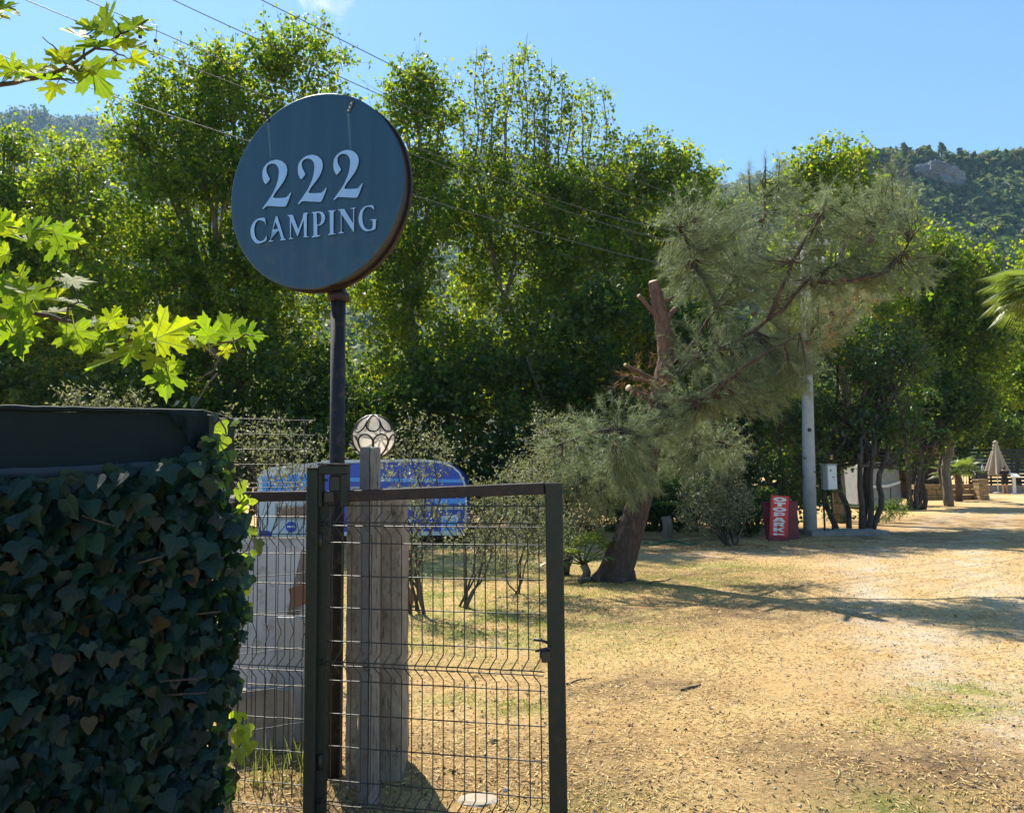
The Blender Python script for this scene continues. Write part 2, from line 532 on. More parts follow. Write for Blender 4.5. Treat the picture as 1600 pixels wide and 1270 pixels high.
def ground_mat():
    m, nt, out = new_mat('dry_ground')
    L = nt.links
    g = N(nt, 'ShaderNodeNewGeometry')
    at_ = N(nt, 'ShaderNodeAttribute', attribute_name='zones')
    sp = N(nt, 'ShaderNodeSeparateColor')
    L.new(at_.outputs['Color'], sp.inputs[0])

    def nz(scale, det=5.0, rough=.65, st=(1, 1, 1)):
        mp = N(nt, 'ShaderNodeMapping')
        mp.inputs['Scale'].default_value = st
        L.new(g.outputs['Position'], mp.inputs['Vector'])
        n = N(nt, 'ShaderNodeTexNoise', Scale=scale, Detail=det, Roughness=rough)
        L.new(mp.outputs[0], n.inputs['Vector'])
        return n.outputs['Fac']

    def mix(f, a, b):
        x = N(nt, 'ShaderNodeMix', data_type='RGBA')
        L.new(f, x.inputs['Factor'])
        for s_, v in (('A', a), ('B', b)):
            if isinstance(v, tuple): x.inputs[s_].default_value = (*v, 1)
            else: L.new(v, x.inputs[s_])
        return x.outputs['Result']

    def mul(a, b):
        x = N(nt, 'ShaderNodeMath', operation='MULTIPLY')
        L.new(a, x.inputs[0]); L.new(b, x.inputs[1])
        return x.outputs[0]

    fine = ramp(nt, [(.36, (.24, .135, .05)), (.48, (.60, .40, .165)), (.62, (.82, .62, .31))], nz(38, 8, .75, (1, 1.6, 1)))
    broad = ramp(nt, [(.35, (.0, .0, .0)), (.65, (1, 1, 1))], nz(.55, 6, .6))
    base = mix(mul(broad.outputs[0], N(nt, 'ShaderNodeValue').outputs[0]), fine.outputs[0], (.50, .30, .12))
    for n_ in nt.nodes:
        if n_.bl_idname == 'ShaderNodeValue': n_.outputs[0].default_value = .75
    grav = ramp(nt, [(.35, (.34, .27, .19)), (.5, (.60, .50, .36)), (.66, (.74, .65, .50))], nz(55, 8, .8))
    tw = ramp(nt, [(.38, (0, 0, 0)), (.6, (1, 1, 1))], nz(1.6, 7, .7))
    c = mix(mul(sp.outputs['Red'], tw.outputs[0]), base, grav.outputs[0])
    grn = ramp(nt, [(.35, (.16, .18, .04)), (.55, (.34, .32, .09)), (.7, (.52, .43, .18))], nz(20, 7, .75))
    gm = ramp(nt, [(.40, (0, 0, 0)), (.56, (1, 1, 1))], nz(2.3, 6, .7))
    c = mix(mul(sp.outputs['Green'], gm.outputs[0]), c, grn.outputs[0])
    duff = ramp(nt, [(.4, (.10, .06, .035)), (.65, (.24, .15, .08))], nz(24, 7, .75))
    c = mix(mul(sp.outputs['Blue'], ramp(nt, [(.33, (0, 0, 0)), (.6, (1, 1, 1))], nz(1.4, 6, .7)).outputs[0]), c, duff.outputs[0])
    # dark specks: bits of bark and small stones
    vo = N(nt, 'ShaderNodeTexVoronoi', Scale=13.0)
    L.new(g.outputs['Position'], vo.inputs['Vector'])
    vr = ramp(nt, [(.10, (1, 1, 1)), (.16, (0, 0, 0))], vo.outputs['Distance'])
    sel = ramp(nt, [(.62, (0, 0, 0)), (.66, (1, 1, 1))], nz(5, 3, .5))
    c = mix(mul(vr.outputs[0], sel.outputs[0]), c, (.10, .07, .045))
    p = N(nt, 'ShaderNodeBsdfPrincipled', Roughness=.95)
    p.inputs['Specular IOR Level'].default_value = .15
    L.new(c, p.inputs['Base Color'])
    b = N(nt, 'ShaderNodeBump', Strength=.9, Distance=.03)
    L.new(nz(30, 9, .8), b.inputs['Height'])
    b2 = N(nt, 'ShaderNodeBump', Strength=.6, Distance=.12)
    L.new(nz(5, 5, .6), b2.inputs['Height'])
    L.new(b2.outputs[0], b.inputs['Normal'])
    L.new(b.outputs[0], p.inputs['Normal'])
    L.new(p.outputs[0], out.inputs['Surface'])
    return m


def hill_mat():
    m, nt, out = new_mat('hillside')
    L = nt.links
    g = N(nt, 'ShaderNodeNewGeometry')
    n1 = N(nt, 'ShaderNodeTexNoise', Scale=.035, Detail=9.0, Roughness=.7)
    n2 = N(nt, 'ShaderNodeTexNoise', Scale=.012, Detail=7.0, Roughness=.65)
    L.new(g.outputs['Position'], n1.inputs['Vector'])
    L.new(g.outputs['Position'], n2.inputs['Vector'])
    r = ramp(nt, [(.35, (.025, .04, .018)), (.55, (.055, .07, .03)), (.7, (.13, .11, .06))], n1.outputs['Fac'])
    r2 = ramp(nt, [(.55, (0, 0, 0)), (.62, (1, 1, 1))], n2.outputs['Fac'])
    mx = N(nt, 'ShaderNodeMix', data_type='RGBA')
    L.new(r2.outputs[0], mx.inputs['Factor'])
    L.new(r.outputs[0], mx.inputs['A'])
    mx.inputs['B'].default_value = (.22, .22, .20, 1)
    p = N(nt, 'ShaderNodeBsdfPrincipled', Roughness=.95)
    L.new(mx.outputs['Result'], p.inputs['Base Color'])
    b = N(nt, 'ShaderNodeBump', Strength=1.0, Distance=6.0)
    L.new(n1.outputs['Fac'], b.inputs['Height'])
    L.new(b.outputs[0], p.inputs['Normal'])
    L.new(p.outputs[0], out.inputs['Surface'])
    return m


# ------------------------------------------------------------------ world nodes: sky and one small cloud
def build_world():
    tc = wn.new('ShaderNodeTexCoord')
    mp = wn.new('ShaderNodeMapping')
    mp.inputs['Scale'].default_value = (9, 9, 16)
    wl.new(tc.outputs['Generated'], mp.inputs['Vector'])
    n1 = wn.new('ShaderNodeTexNoise')
    n1.inputs['Scale'].default_value = 2.4
    n1.inputs['Detail'].default_value = 9
    n1.inputs['Roughness'].default_value = .62
    n1.inputs['Distortion'].default_value = .5
    wl.new(mp.outputs[0], n1.inputs['Vector'])
    c = ray(490, -6).normalized()
    dm = wn.new('ShaderNodeVectorMath'); dm.operation = 'SUBTRACT'
    wl.new(tc.outputs['Generated'], dm.inputs[0])
    dm.inputs[1].default_value = c
    sc = wn.new('ShaderNodeVectorMath'); sc.operation = 'MULTIPLY'
    wl.new(dm.outputs[0], sc.inputs[0])
    sc.inputs[1].default_value = (8.5, 8.5, 19.0)
    ln = wn.new('ShaderNodeVectorMath'); ln.operation = 'LENGTH'
    wl.new(sc.outputs[0], ln.inputs[0])
    mr = wn.new('ShaderNodeMapRange')
    mr.inputs['From Min'].default_value = 1.1
    mr.inputs['From Max'].default_value = 0.1
    mr.inputs['To Min'].default_value = -.42
    mr.inputs['To Max'].default_value = .16
    wl.new(ln.outputs['Value'], mr.inputs['Value'])
    ad = wn.new('ShaderNodeMath'); ad.operation = 'ADD'
    wl.new(n1.outputs['Fac'], ad.inputs[0]); wl.new(mr.outputs[0], ad.inputs[1])
    cr = wn.new('ShaderNodeValToRGB')
    cr.color_ramp.elements[0].position = .50
    cr.color_ramp.elements[1].position = .80
    wl.new(ad.outputs[0], cr.inputs['Fac'])
    mx = wn.new('ShaderNodeMix'); mx.data_type = 'RGBA'
    wl.new(cr.outputs['Color'], mx.inputs['Factor'])
    tn = wn.new('ShaderNodeMix'); tn.data_type = 'RGBA'; tn.blend_type = 'MULTIPLY'
    tn.inputs['Factor'].default_value = 1.0
    wl.new(sky.outputs[0], tn.inputs['A'])
    tn.inputs['B'].default_value = (.84, 1.10, 1.20, 1)
    wl.new(tn.outputs['Result'], mx.inputs['A'])
    mx.inputs['B'].default_value = (7.0, 7.2, 7.4, 1)
    wl.new(mx.outputs['Result'], wbg.inputs['Color'])
    wl.new(wbg.outputs[0], wout.inputs['Surface'])


build_world()

# ------------------------------------------------------------------ ground
def seg_dist(X, Y, pts):
    d = np.full(X.shape, 1e9)
    for (a, b) in zip(pts[:-1], pts[1:]):
        ax, ay, bx, by = a[0], a[1], b[0], b[1]
        t = np.clip(((X - ax) * (bx - ax) + (Y - ay) * (by - ay)) / ((bx - ax) ** 2 + (by - ay) ** 2 + 1e-9), 0, 1)
        d = np.minimum(d, np.hypot(X - ax - t * (bx - ax), Y - ay - t * (by - ay)))
    return d


def g2(px, py):
    p = gnd(px, py)
    return (p.x, p.y)


TRACK = [(4.3, -6), (3.6, 3.0), (4.0, 6.0), (5.0, 9.5), (6.4, 13.0), (8.8, 17), (13.5, 24), (22, 36), (34, 52), (60, 80)]
GREEN = [(g2(760, 975), 1.5), (g2(650, 935), 1.2), (g2(1050, 905), 1.1), (g2(1120, 888), .9), (g2(720, 885), 2.0), (g2(1520, 1075), .28), (g2(1390, 1140), .22), (g2(1400, 1255), .3), (g2(930, 1255), .25), (g2(705, 1095), .2), (g2(900, 925), .7), (g2(1480, 1100), .35), (g2(800, 1105), .2)]
DUFF = [(g2(1060, 900), 1.6), (g2(1350, 835), 3.2), (g2(1100, 850), 3.0), (g2(1000, 960), 1.0), (g2(1480, 1190), .5), (g2(700, 845), 4.0), (g2(1500, 815), 3.5), (g2(1000, 1080), .5), (g2(430, 1230), .9), (g2(1150, 960), 1.0), (g2(900, 1180), .5), (g2(1250, 1180), .45)]


def zones(X, Y):
    dT = seg_dist(X, Y, TRACK)
    r = np.clip(1.25 - dT / 1.9, 0, 1) * .45 + np.clip(1.3 - np.abs(dT - .8) / .42, 0, 1) * .55
    side = np.clip(1.1 - seg_dist(X, Y, [g2(640, 885), g2(1000, 868), g2(1300, 862), (14, 20)]) / .9, 0, 1)
    r = np.maximum(r, side * .8)
    g = np.zeros_like(X)
    for (c, s) in GREEN:
        g = np.maximum(g, np.clip(1.5 - np.hypot((X - c[0]) * .8, Y - c[1]) / s, 0, 1))
    b = np.zeros_like(X)
    for (c, s) in DUFF:
        b = np.maximum(b, np.clip(1.4 - np.hypot((X - c[0]) * .7, Y - c[1]) / s, 0, 1) * .9)
    return r, g, b


def gh(x, y):
    d = min(max((4.5 - y) / .8, 0), 1)
    dip = -.13 * d * d * (3 - 2 * d)
    return dip + (noise.noise(Vector((x * .5, y * .5, 0))) * .035 + noise.noise(Vector((x * 2.2, y * 2.2, 5))) * .012) if y < 60 else 0.0


def make_ground():
    ys = np.concatenate([np.arange(-12, 0, .8), np.arange(0, 16, .13), np.arange(16, 60, .5), np.geomspace(61, 2900, 26)])
    xs = np.concatenate([-np.geomspace(16, 2900, 26)[::-1], np.arange(-15, 18, .2), np.geomspace(18.3, 2900, 26)])
    X, Y = np.meshgrid(xs, ys)
    Z = np.array([[gh(x, y) if abs(x) < 60 else 0 for x in xs] for y in ys])
    V = np.stack([X, Y, Z], -1).reshape(-1, 3)
    nx, ny = len(xs), len(ys)
    I = np.arange(nx * ny).reshape(ny, nx)
    F = np.stack([I[:-1, :-1], I[:-1, 1:], I[1:, 1:], I[1:, :-1]], -1).reshape(-1, 4)
    me = np_mesh('ground', V, F, ground_mat(), True)
    r, g, b = zones(X.ravel(), Y.ravel())
    ca = me.color_attributes.new('zones', 'FLOAT_COLOR', 'POINT')
    ca.data.foreach_set('color', np.stack([r, g, b, np.ones_like(r)], -1).astype(np.float32).ravel())
    link('ground', me, None, kind='structure')


make_ground()


# ------------------------------------------------------------------ foliage primitives (numpy)
def unit(v):
    return v / (np.linalg.norm(v, axis=-1, keepdims=True) + 1e-9)


def frames(n, up_bias=0.6, rnd=1.0):
    """random leaf normals biased upward + random in-plane direction"""
    nrm = unit(rng.normal(size=(n, 3)) * rnd + np.array([0, 0, up_bias]))
    a = unit(np.cross(nrm, rng.normal(size=(n, 3))))
    return nrm, a, np.cross(nrm, a)


def leaf_quads(P, L, W, nrm, a, b, fold=.18):
    """kite leaves: base P, length L along a, width W along b"""
    n = len(P)
    L = np.broadcast_to(np.asarray(L, float).reshape(-1, 1), (n, 1))
    W = np.broadcast_to(np.asarray(W, float).reshape(-1, 1), (n, 1))
    V = np.stack([P, P + a * L * .42 + b * W * .5 + nrm * W * fold, P + a * L - nrm * L * .12, P + a * L * .42 - b * W * .5 + nrm * W * fold], 1).reshape(-1, 3)
    F = np.arange(n * 4).reshape(n, 4)
    return V, F


def ell(c, r, n, surf_bias=.5):
    d = unit(rng.normal(size=(n, 3)))
    u = rng.random((n, 1)) ** (1 / (3 + 6 * surf_bias))
    return np.asarray(c) + d * u * np.asarray(r), d


class Foliage:
    def __init__(s):
        s.V, s.F, s.n = [], [], 0
        s.tw = MB()

    def quads(s, V, F):
        s.V.append(V); s.F.append(F + s.n); s.n += len(V)

    def shoots(s, base, dirs, length, per, leaf, spread=.16, curve=.25, aspect=.85, up=.5, twig=0.0):
        """leaves strung along curved shoots"""
        n = len(base)
        dirs = unit(dirs)
        length = np.broadcast_to(np.asarray(length, float).reshape(-1, 1), (n, 1))
        t = rng.random((n, per))[:, :, None]
        bend = rng.normal(size=(n, 3)) * curve
        P = base[:, None, :] + dirs[:, None, :] * t * length[:, None, :] + bend[:, None, :] * (t ** 2) * length[:, None, :]
        P = P + rng.normal(size=P.shape) * spread * (1.05 - t * .7)
        P = P.reshape(-1, 3)
        m = len(P)
        nr, a, b = frames(m, up)
        Ls = leaf * rng.uniform(.6, 1.25, m)
        s.quads(*leaf_quads(P, Ls, Ls * aspect, nr, a, b))
        if twig:
            k = min(n, 260)
            for i in rng.choice(n, k, replace=False):
                p0 = Vector(base[i]); d = Vector(dirs[i]) * float(length[i, 0]); bb = Vector(bend[i]) * float(length[i, 0])
                s.tw.tube([p0, p0 + d * .5 + bb * .25, p0 + d + bb], [twig, twig * .7, twig * .3], 3, False)

    def blob(s, c, r, shoots, per, leaf, slen=.9, spread=.16, bias=.4, out=.7, upd=.6, cluster=0, crad=.3, **k):
        if cluster:
            nc = max(3, shoots // cluster)
            Q, d0 = ell(c, r, nc, .06)
            idx = rng.integers(0, nc, shoots)
            cs_ = rng.uniform(.55, 1.35, nc)[idx][:, None]
            P = Q[idx] + rng.normal(size=(shoots, 3)) * np.array([1, 1, .5]) * crad * cs_
            d = unit(d0[idx] * .8 + rng.normal(size=(shoots, 3)) * .5)
        else:
            P, d = ell(c, r, shoots, bias)
        dirs = d * out + np.array([0, 0, upd]) + rng.normal(size=d.shape) * .35
        s.shoots(P, dirs, slen * rng.uniform(.5, 1.2, shoots), per, leaf, spread, **k)

    def build(s, parent, mat, name='crown', twigmat=None):
        o = np_part(name, np.concatenate(s.V), np.concatenate(s.F), mat, parent, 'stuff')
        if s.tw.v: s.tw.build('twigs', twigmat or M['bark'], parent, 'stuff')
        return o


def limb(a, b, r0, r1, mb, n=7, wob=.12, seg=6, sag=0.0, bump=0.0, seed=None):
    a, b = Vector(a), Vector(b)
    L = (b - a).length
    s = seed if seed is not None else random.random() * 100
    pts = []
    for i in range(seg + 1):
        t = i / seg
        p = a.lerp(b, t)
        w = math.sin(math.pi * t) * L * wob
        p += Vector((noise.noise(Vector((s, t * 2, 0))), noise.noise(Vector((s, t * 2, 9))), noise.noise(Vector((s, t * 2, 20))) - sag)) * w
        pts.append(p)
    mb.tube(pts, [r0 + (r1 - r0) * (i / seg) for i in range(seg + 1)], n, True, True, bump, s)
    return pts


def px_ell(px, py, rx, ry, Y, depth=None):
    c = at(px, py, Y)
    k = Y / F_PX
    return np.array(c), np.array([rx * k, (depth if depth else (rx + ry) * .5 * k), ry * k])


DENS = 11.5


def broadleaf(name, label, cat, base, blobs, Y, mat, leaf=.15, dens=1.0, trunk_r=.22, stems=1, bark='bark', group=None, air=None, slen=.75, per=13, aspect=.85, up=.5, fork=.35, twig=.010, spread=.15, trans_limbs=True, outd=.7, upd=.6):
    """blobs: (px,py,rx,ry[,Y]) ellipsoids in which shoots grow; air: (px,py0 base,py1 tip) long airy leaders"""
    root = thing(name, label, cat, Vector((base[0], base[1], 0)), group)
    fo = Foliage()
    tr, lb = MB(), MB()
    cs = []
    for bl in blobs:
        yy = bl[4] if len(bl) > 4 else Y
        c, r = px_ell(bl[0], bl[1], max(bl[2] - 12, bl[2] * .7), max(bl[3] - 12, bl[3] * .7), yy)
        area = (r[0] * r[2] + r[0] * r[1] + r[1] * r[2]) * 4.2
        nsh = int(area * dens * DENS)
        fo.blob(c, r, nsh, per, leaf, slen, spread, .35, outd, upd, cluster=9, crad=.31, aspect=aspect, up=up, twig=twig)
        cs.append((c, r))
    if air:
        for (ax, ay0, ay1, yy) in air:
            p0, p1 = at(ax + rng.uniform(-12, 12), ay0, yy), at(ax, ay1, yy)
            pts = limb(p0, p1, .035, .008, lb, 5, .06, 8)
            for i in range(len(pts) - 1):
                q = np.array(pts[i])[None, :].repeat(7, 0) + rng.normal(size=(7, 3)) * .12
                t = i / len(pts)
                dd = rng.normal(size=(7, 3)) * .8 + np.array([0, 0, .7])
                fo.shoots(q, dd, (1 - t) * .8 + .12, 5, leaf * .95, .09, .2, aspect, up, twig=.006)
    zt = min(c[2] - r[2] * .4 for c, r in cs)
    top = max(cs, key=lambda q: q[0][2])
    bx, by = base[0], base[1]
    for k in range(stems):
        ox, oy = (rng.normal(size=2) * .18 if stems > 1 else (0, 0))
        fp = Vector((bx + ox * 2.6, by + oy * 2, max(zt, 1.0) * rng.uniform(.8, 1.1) + .5))
        rr = trunk_r / (stems ** .5)
        limb((bx + ox, by + oy, -.1), fp, rr, rr * .7, tr, 9, .12, 8, bump=.12)
        for (c, r) in cs:
            if stems > 1 and rng.random() < .45: continue
            e = Vector(c) + Vector((rng.normal() * r[0] * .2, rng.normal() * r[1] * .2, r[2] * .25))
            pts = limb(fp - Vector((0, 0, .3)), e, rr * .5, .03, lb, 6, .2, 7)
            for q in range(3):
                pe = Vector(c) + Vector(unit(rng.normal(size=(1, 3)))[0] * r * .8)
                limb(pts[3 + q], pe, rr * .18, .012, lb, 4, .2, 5)
    tr.build('trunk', M[bark], root)
    lb.build('limbs', M[bark], root, 'stuff')
    fo.build(root, M[mat], 'crown', M[bark])
    return root


# ------------------------------------------------------------------ hills
def ridge_fn(pts):
    xs = np.array([p[0] for p in pts], float); ys = np.array([p[1] for p in pts], float)
    return lambda px: np.interp(px, xs, ys)


def make_hill(name, pts, d_ridge, d_foot, rough, seed, nx=220, ny=46, behind=1.35, x0=-1500, x1=3100):
    f = ridge_fn(pts)
    pxs = np.linspace(x0, x1, nx)
    V = []
    for j in range(ny):
        t = j / (ny - 1)
        for px in pxs:
            az = math.atan((px - 800) / F_PX)
            tanel = (737 - (px - 800) * .0087 - f(px)) / F_PX
            h = tanel * d_ridge
            if t < .8:
                u = t / .8
                d = d_foot + (d_ridge - d_foot) * u
                z = h * (u ** 1.15)
            else:
                u = (t - .8) / .2
                d = d_ridge * (1 + (behind - 1) * u)
                z = h * (1 - .55 * u)
            X, Y = math.tan(az) * d, d
            z += rough * noise.fractal(Vector((X * .006 + seed, Y * .006, seed)), .9, 2.1, 5) * math.sin(math.pi * min(t / .8, 1) ** .7) * (1 if t > .05 else 0)
            z += rough * .16 * noise.fractal(Vector((X * .02 + seed, Y * .02, seed)), .9, 2.1, 4) * (1 if t > .05 else 0)
            V.append((X, Y, z if t > 0 else -3))
    I = np.arange(nx * ny).reshape(ny, nx)
    F = np.stack([I[:-1, :-1], I[:-1, 1:], I[1:, 1:], I[1:, :-1]], -1).reshape(-1, 4)
    V = np.array(V)
    link(name, np_mesh(name, V, F, hill_mat(), True), None, kind='structure')
    return V.reshape(ny, nx, 3), pxs


NEAR = [(-2600, 600), (-200, 560), (500, 470), (900, 350), (1040, 318), (1120, 300), (1190, 300), (1250, 292), (1330, 250), (1375, 240), (1410, 243), (1470, 240), (1500, 246), (1540, 243), (1600, 238), (1800, 230), (2400, 250), (4200, 420)]
FAR = [(-2600, 60), (-800, 100), (-200, 135), (0, 155), (60, 158), (130, 168), (200, 180), (330, 205), (450, 220), (600, 225), (750, 222), (900, 240), (1000, 244), (1060, 254), (1095, 258), (1120, 272), (1143, 278), (1165, 266), (1215, 258), (1300, 290), (1700, 320), (4200, 420)]
HN, HNx = make_hill('near_hill', NEAR, 420, 210, 16, 3.0, x0=-900, x1=2500)
HF, HFx = make_hill('far_hill', FAR, 1250, 600, 55, 11.0, nx=260, ny=60, x0=-900, x1=2500)


def hill_scrub(name, H, n, size, quads, vis=(0, 1), jlo=.15, jhi=.86, mat='hill_leaf'):
    """thick scrub and trees over a hillside, too far off to count"""
    ny, nx = H.shape[:2]
    jj = rng.uniform(jlo, jhi, n) * (ny - 1)
    ii = rng.uniform(vis[0], vis[1], n) * (nx - 2)
    a, b = jj.astype(int), ii.astype(int)
    fa, fb = (jj - a)[:, None], (ii - b)[:, None]
    P = (H[a, b] * (1 - fa) * (1 - fb) + H[a + 1, b] * fa * (1 - fb) + H[a, b + 1] * (1 - fa) * fb + H[a + 1, b + 1] * fa * fb)
    s = size * rng.uniform(.45, 1.3, n)
    d = unit(rng.normal(size=(n, quads, 3)))
    d[..., 2] = np.abs(d[..., 2]) * rng.uniform(.7, 1.5, (n, 1))
    Q = (P[:, None, :] + d * s[:, None, None] * rng.uniform(.6, 1.05, (n, quads, 1))).reshape(-1, 3)
    S_ = np.repeat(s, quads)
    nr = unit(d.reshape(-1, 3) + rng.normal(size=(n * quads, 3)) * .45)
    aa = unit(np.cross(nr, rng.normal(size=nr.shape)))
    V, F = leaf_quads(Q, S_ * .62, S_ * .62, nr, aa, np.cross(nr, aa), .2)
    link(name, np_mesh(name, V, F, M[mat]), None, kind='stuff')


def px_frac(pxs, a, b):
    return (a - pxs[0]) / (pxs[-1] - pxs[0]), (b - pxs[0]) / (pxs[-1] - pxs[0])


hill_scrub('hillside_scrub', HN, 4200, 4.2, 26, px_frac(HNx, 1000, 1800))
hill_scrub('ridge_canopy', HN, 700, 5.5, 40, px_frac(HNx, 1200, 1800), .765, .81)
hill_scrub('hillside_scrub', HN, 1500, 5.5, 12, px_frac(HNx, -200, 1000))
hill_scrub('distant_scrub', HF, 6500, 9.0, 9, px_frac(HFx, -250, 1500), .3, .84)


def rock_outcrop():
    mb = MB()
    c = at(1468, 285, 398)
    n1, n2 = 72, 40
    vs, fs = [], []
    for i in range(n1):
        for j in range(n2):
            a = 2 * math.pi * i / n1
            e = math.pi * j / (n2 - 1) - math.pi / 2
            d = Vector((math.cos(a) * math.cos(e), math.sin(a) * math.cos(e), math.sin(e)))
            k = .62 + .5 * noise.ridged_multi_fractal(d * 1.3 + Vector((3, 1, 7)), .8, 2.3, 7, 1.0, 2.0) * .55 + .5 * noise.noise(d * 1.4 + Vector((8, 2, 5)))
            vs.append(c + Vector((d.x * 12 * k, d.y * 10 * k, d.z * 9 * k - d.x * 4)))
    for i in range(n1):
        for j in range(n2 - 1):
            fs.append((i * n2 + j, ((i + 1) % n1) * n2 + j, ((i + 1) % n1) * n2 + j + 1, i * n2 + j + 1))
    mb.add(vs, fs)
    o = mb.build('rock_outcrop', M['rock'])
    tag(o, 'bare grey limestone crag breaking out of the wooded hillside on the right', 'rock')


rock_outcrop()


def hill_pine(px, py, s, first=None):
    """pine trees one can tell apart on the near ridge"""
    fo = Foliage()
    for k in range(5):
        h = 2.0 + k * 1.15
        r = 2.3 - k * .38
        fo.blob(np.array([rng.normal() * .3, rng.normal() * .3, h]), np.array([r, r, .75]), 34, 7, .62, .5, .2, upd=.35)
    root = thing('ridge_pine', RP[0][3], 'pine tree', (0, 0, 0))
    MB().tube([(0, 0, -3), (.1, 0, 3), (0, .1, 7)], [.3, .2, .06], 5).build('trunk', M['bark'], root)
    fo.build(root, M['hill_leaf'])
    return root


RP = [(1347, 240, .95, 'rounded pine at the left end of the near ridge'), (1372, 232, .8, 'small dark pine on the ridge beside the rounded leftmost one'),
      (1391, 236, .75, 'low pine on the left part of the ridge before the tall spiky one'), (1412, 222, 1.0, 'tallest spiky pine on the left half of the ridge line'), (1433, 232, .8, 'slim pine on the ridge directly above the left edge of the grey crag'),
      (1450, 226, .9, 'dark pine on the ridge line above the grey limestone crag'), (1470, 221, 1.05, 'pointed pine standing highest above the grey crag'), (1500, 230, 1.1, 'broad dark pine on the ridge just right of the crag'),
      (1522, 236, .9, 'round pine closing the broad clump on the ridge right of the crag'), (1548, 238, .7, 'small pine in the dip of the ridge line'), (1572, 232, .9, 'pine on the ridge near the right edge of the picture'), (1594, 234, .85, 'rightmost pine on the near ridge line')]
rp0 = hill_pine(0, 0, 1)
for i, (px, py, s, lab) in enumerate(RP):
    o = rp0 if i == 0 else rp0.copy()
    if i:
        COL.objects.link(o)
        for ch in list(rp0.children):
            c = ch.copy(); COL.objects.link(c); c.parent = o
    top = at(px, py, 412)
    sc_ = s * .95
    o.location = (top.x, top.y, top.z - 8.2 * sc_)
    o.scale = (sc_, sc_, sc_)
    o.rotation_euler.z = i * 1.7
    tag(o, lab, 'pine tree', 'pines along the near ridge')

# ------------------------------------------------------------------ trees of the middle distance
G_P = 'plane trees in the row behind the blue caravan'


def pg(px, Y):
    """ground point under a picture column at depth Y"""
    p = at(px, 737, Y)
    return (p.x, p.y)


broadleaf('plane_tree', 'pale green plane tree at the far left, tops below the distant blue ridge', 'tree', pg(20, 29),
          [(-110, 320, 110, 110), (10, 300, 70, 85), (60, 360, 90, 80), (-20, 460, 130, 120), (90, 470, 100, 110), (30, 590, 150, 90), (15, 225, 28, 34)], 29, 'plane_leaf', .15, 1.15, group=G_P, bark='pale_bark')
broadleaf('plane_tree', 'lower plane tree left of the tallest one, with yellowish top', 'tree', pg(150, 27),
          [(135, 280, 58, 50), (120, 340, 70, 70), (165, 400, 80, 90), (150, 520, 90, 90), (100, 240, 26, 24)], 27, 'plane_leaf_bright', .15, 1.0, group=G_P, bark='pale_bark')
broadleaf('plane_tree', 'tallest dark green plane tree directly behind the round sign', 'tree', pg(370, 24.5),
          [(400, 125, 85, 70), (300, 160, 70, 75), (480, 105, 60, 62), (240, 235, 60, 75), (350, 230, 130, 90), (300, 350, 125, 110), (430, 330, 110, 120), (250, 480, 120, 110), (400, 500, 120, 120), (330, 630, 160, 80), (520, 180, 32, 50), (225, 160, 32, 40)],
          24.5, 'plane_leaf', .14, 1.15, .3, group=G_P, bark='pale_bark')
broadleaf('plane_tree', 'narrow dense plane tree just right of the round sign', 'tree', pg(655, 26),
          [(642, 155, 40, 48), (682, 185, 36, 55), (650, 230, 75, 80), (640, 330, 90, 90), (610, 440, 100, 90), (650, 560, 110, 90)], 26, 'plane_leaf', .14, 1.2, group=G_P, bark='pale_bark')
broadleaf('plane_tree', 'airy plane tree with thin upright leaders against the sky', 'tree', pg(830, 27),
          [(760, 300, 55, 60), (840, 290, 70, 55), (905, 300, 60, 50), (800, 350, 110, 90), (880, 380, 90, 90), (820, 480, 120, 100), (800, 590, 120, 80)], 27, 'plane_leaf', .14, .95,
          group=G_P, bark='pale_bark', air=[(745, 260, 75, 27), (760, 240, 72, 27), (785, 260, 98, 27.2), (800, 250, 85, 26.5), (824, 250, 52, 27), (815, 230, 78, 27.5), (840, 240, 85, 27), (862, 260, 90, 27), (880, 260, 118, 26.6), (905, 260, 130, 27), (925, 270, 125, 27.4), (940, 280, 135, 27), (895, 240, 150, 26.4), (725, 270, 150, 27), (850, 250, 140, 26.3), (775, 250, 135, 26.5), (960, 300, 200, 27)])
broadleaf('plane_tree', 'spreading yellow green plane tree left of the pruned pine', 'tree', pg(1020, 25.5),
          [(1000, 290, 60, 50), (1065, 290, 55, 45), (960, 330, 60, 60), (1030, 360, 100, 70), (960, 430, 100, 90), (1060, 450, 90, 90), (1000, 560, 120, 90), (1110, 350, 40, 60)], 25.5, 'plane_leaf_bright', .14, 1.0,
          group=G_P, bark='pale_bark', air=[(1012, 300, 195, 25.5), (1040, 290, 215, 25.5), (1078, 300, 228, 25.5), (985, 300, 215, 25.8), (1000, 290, 225, 25), (1060, 290, 240, 25), (1110, 320, 265, 25.5)])
broadleaf('plane_tree', 'bright yellow green plane tree rising behind the pruned pine and pole', 'tree', pg(1310, 24),
          [(1290, 310, 60, 50), (1340, 340, 50, 50), (1240, 330, 45, 45), (1300, 400, 90, 70), (1320, 500, 90, 80), (1260, 470, 70, 70)], 24, 'plane_leaf_bright', .15, .95,
          bark='pale_bark', air=[(1283, 300, 210, 24), (1312, 300, 207, 24), (1345, 310, 222, 24), (1330, 310, 240, 24.3), (1262, 310, 232, 23.8), (1240, 320, 250, 24), (1298, 300, 240, 23.5), (1370, 330, 285, 24)])
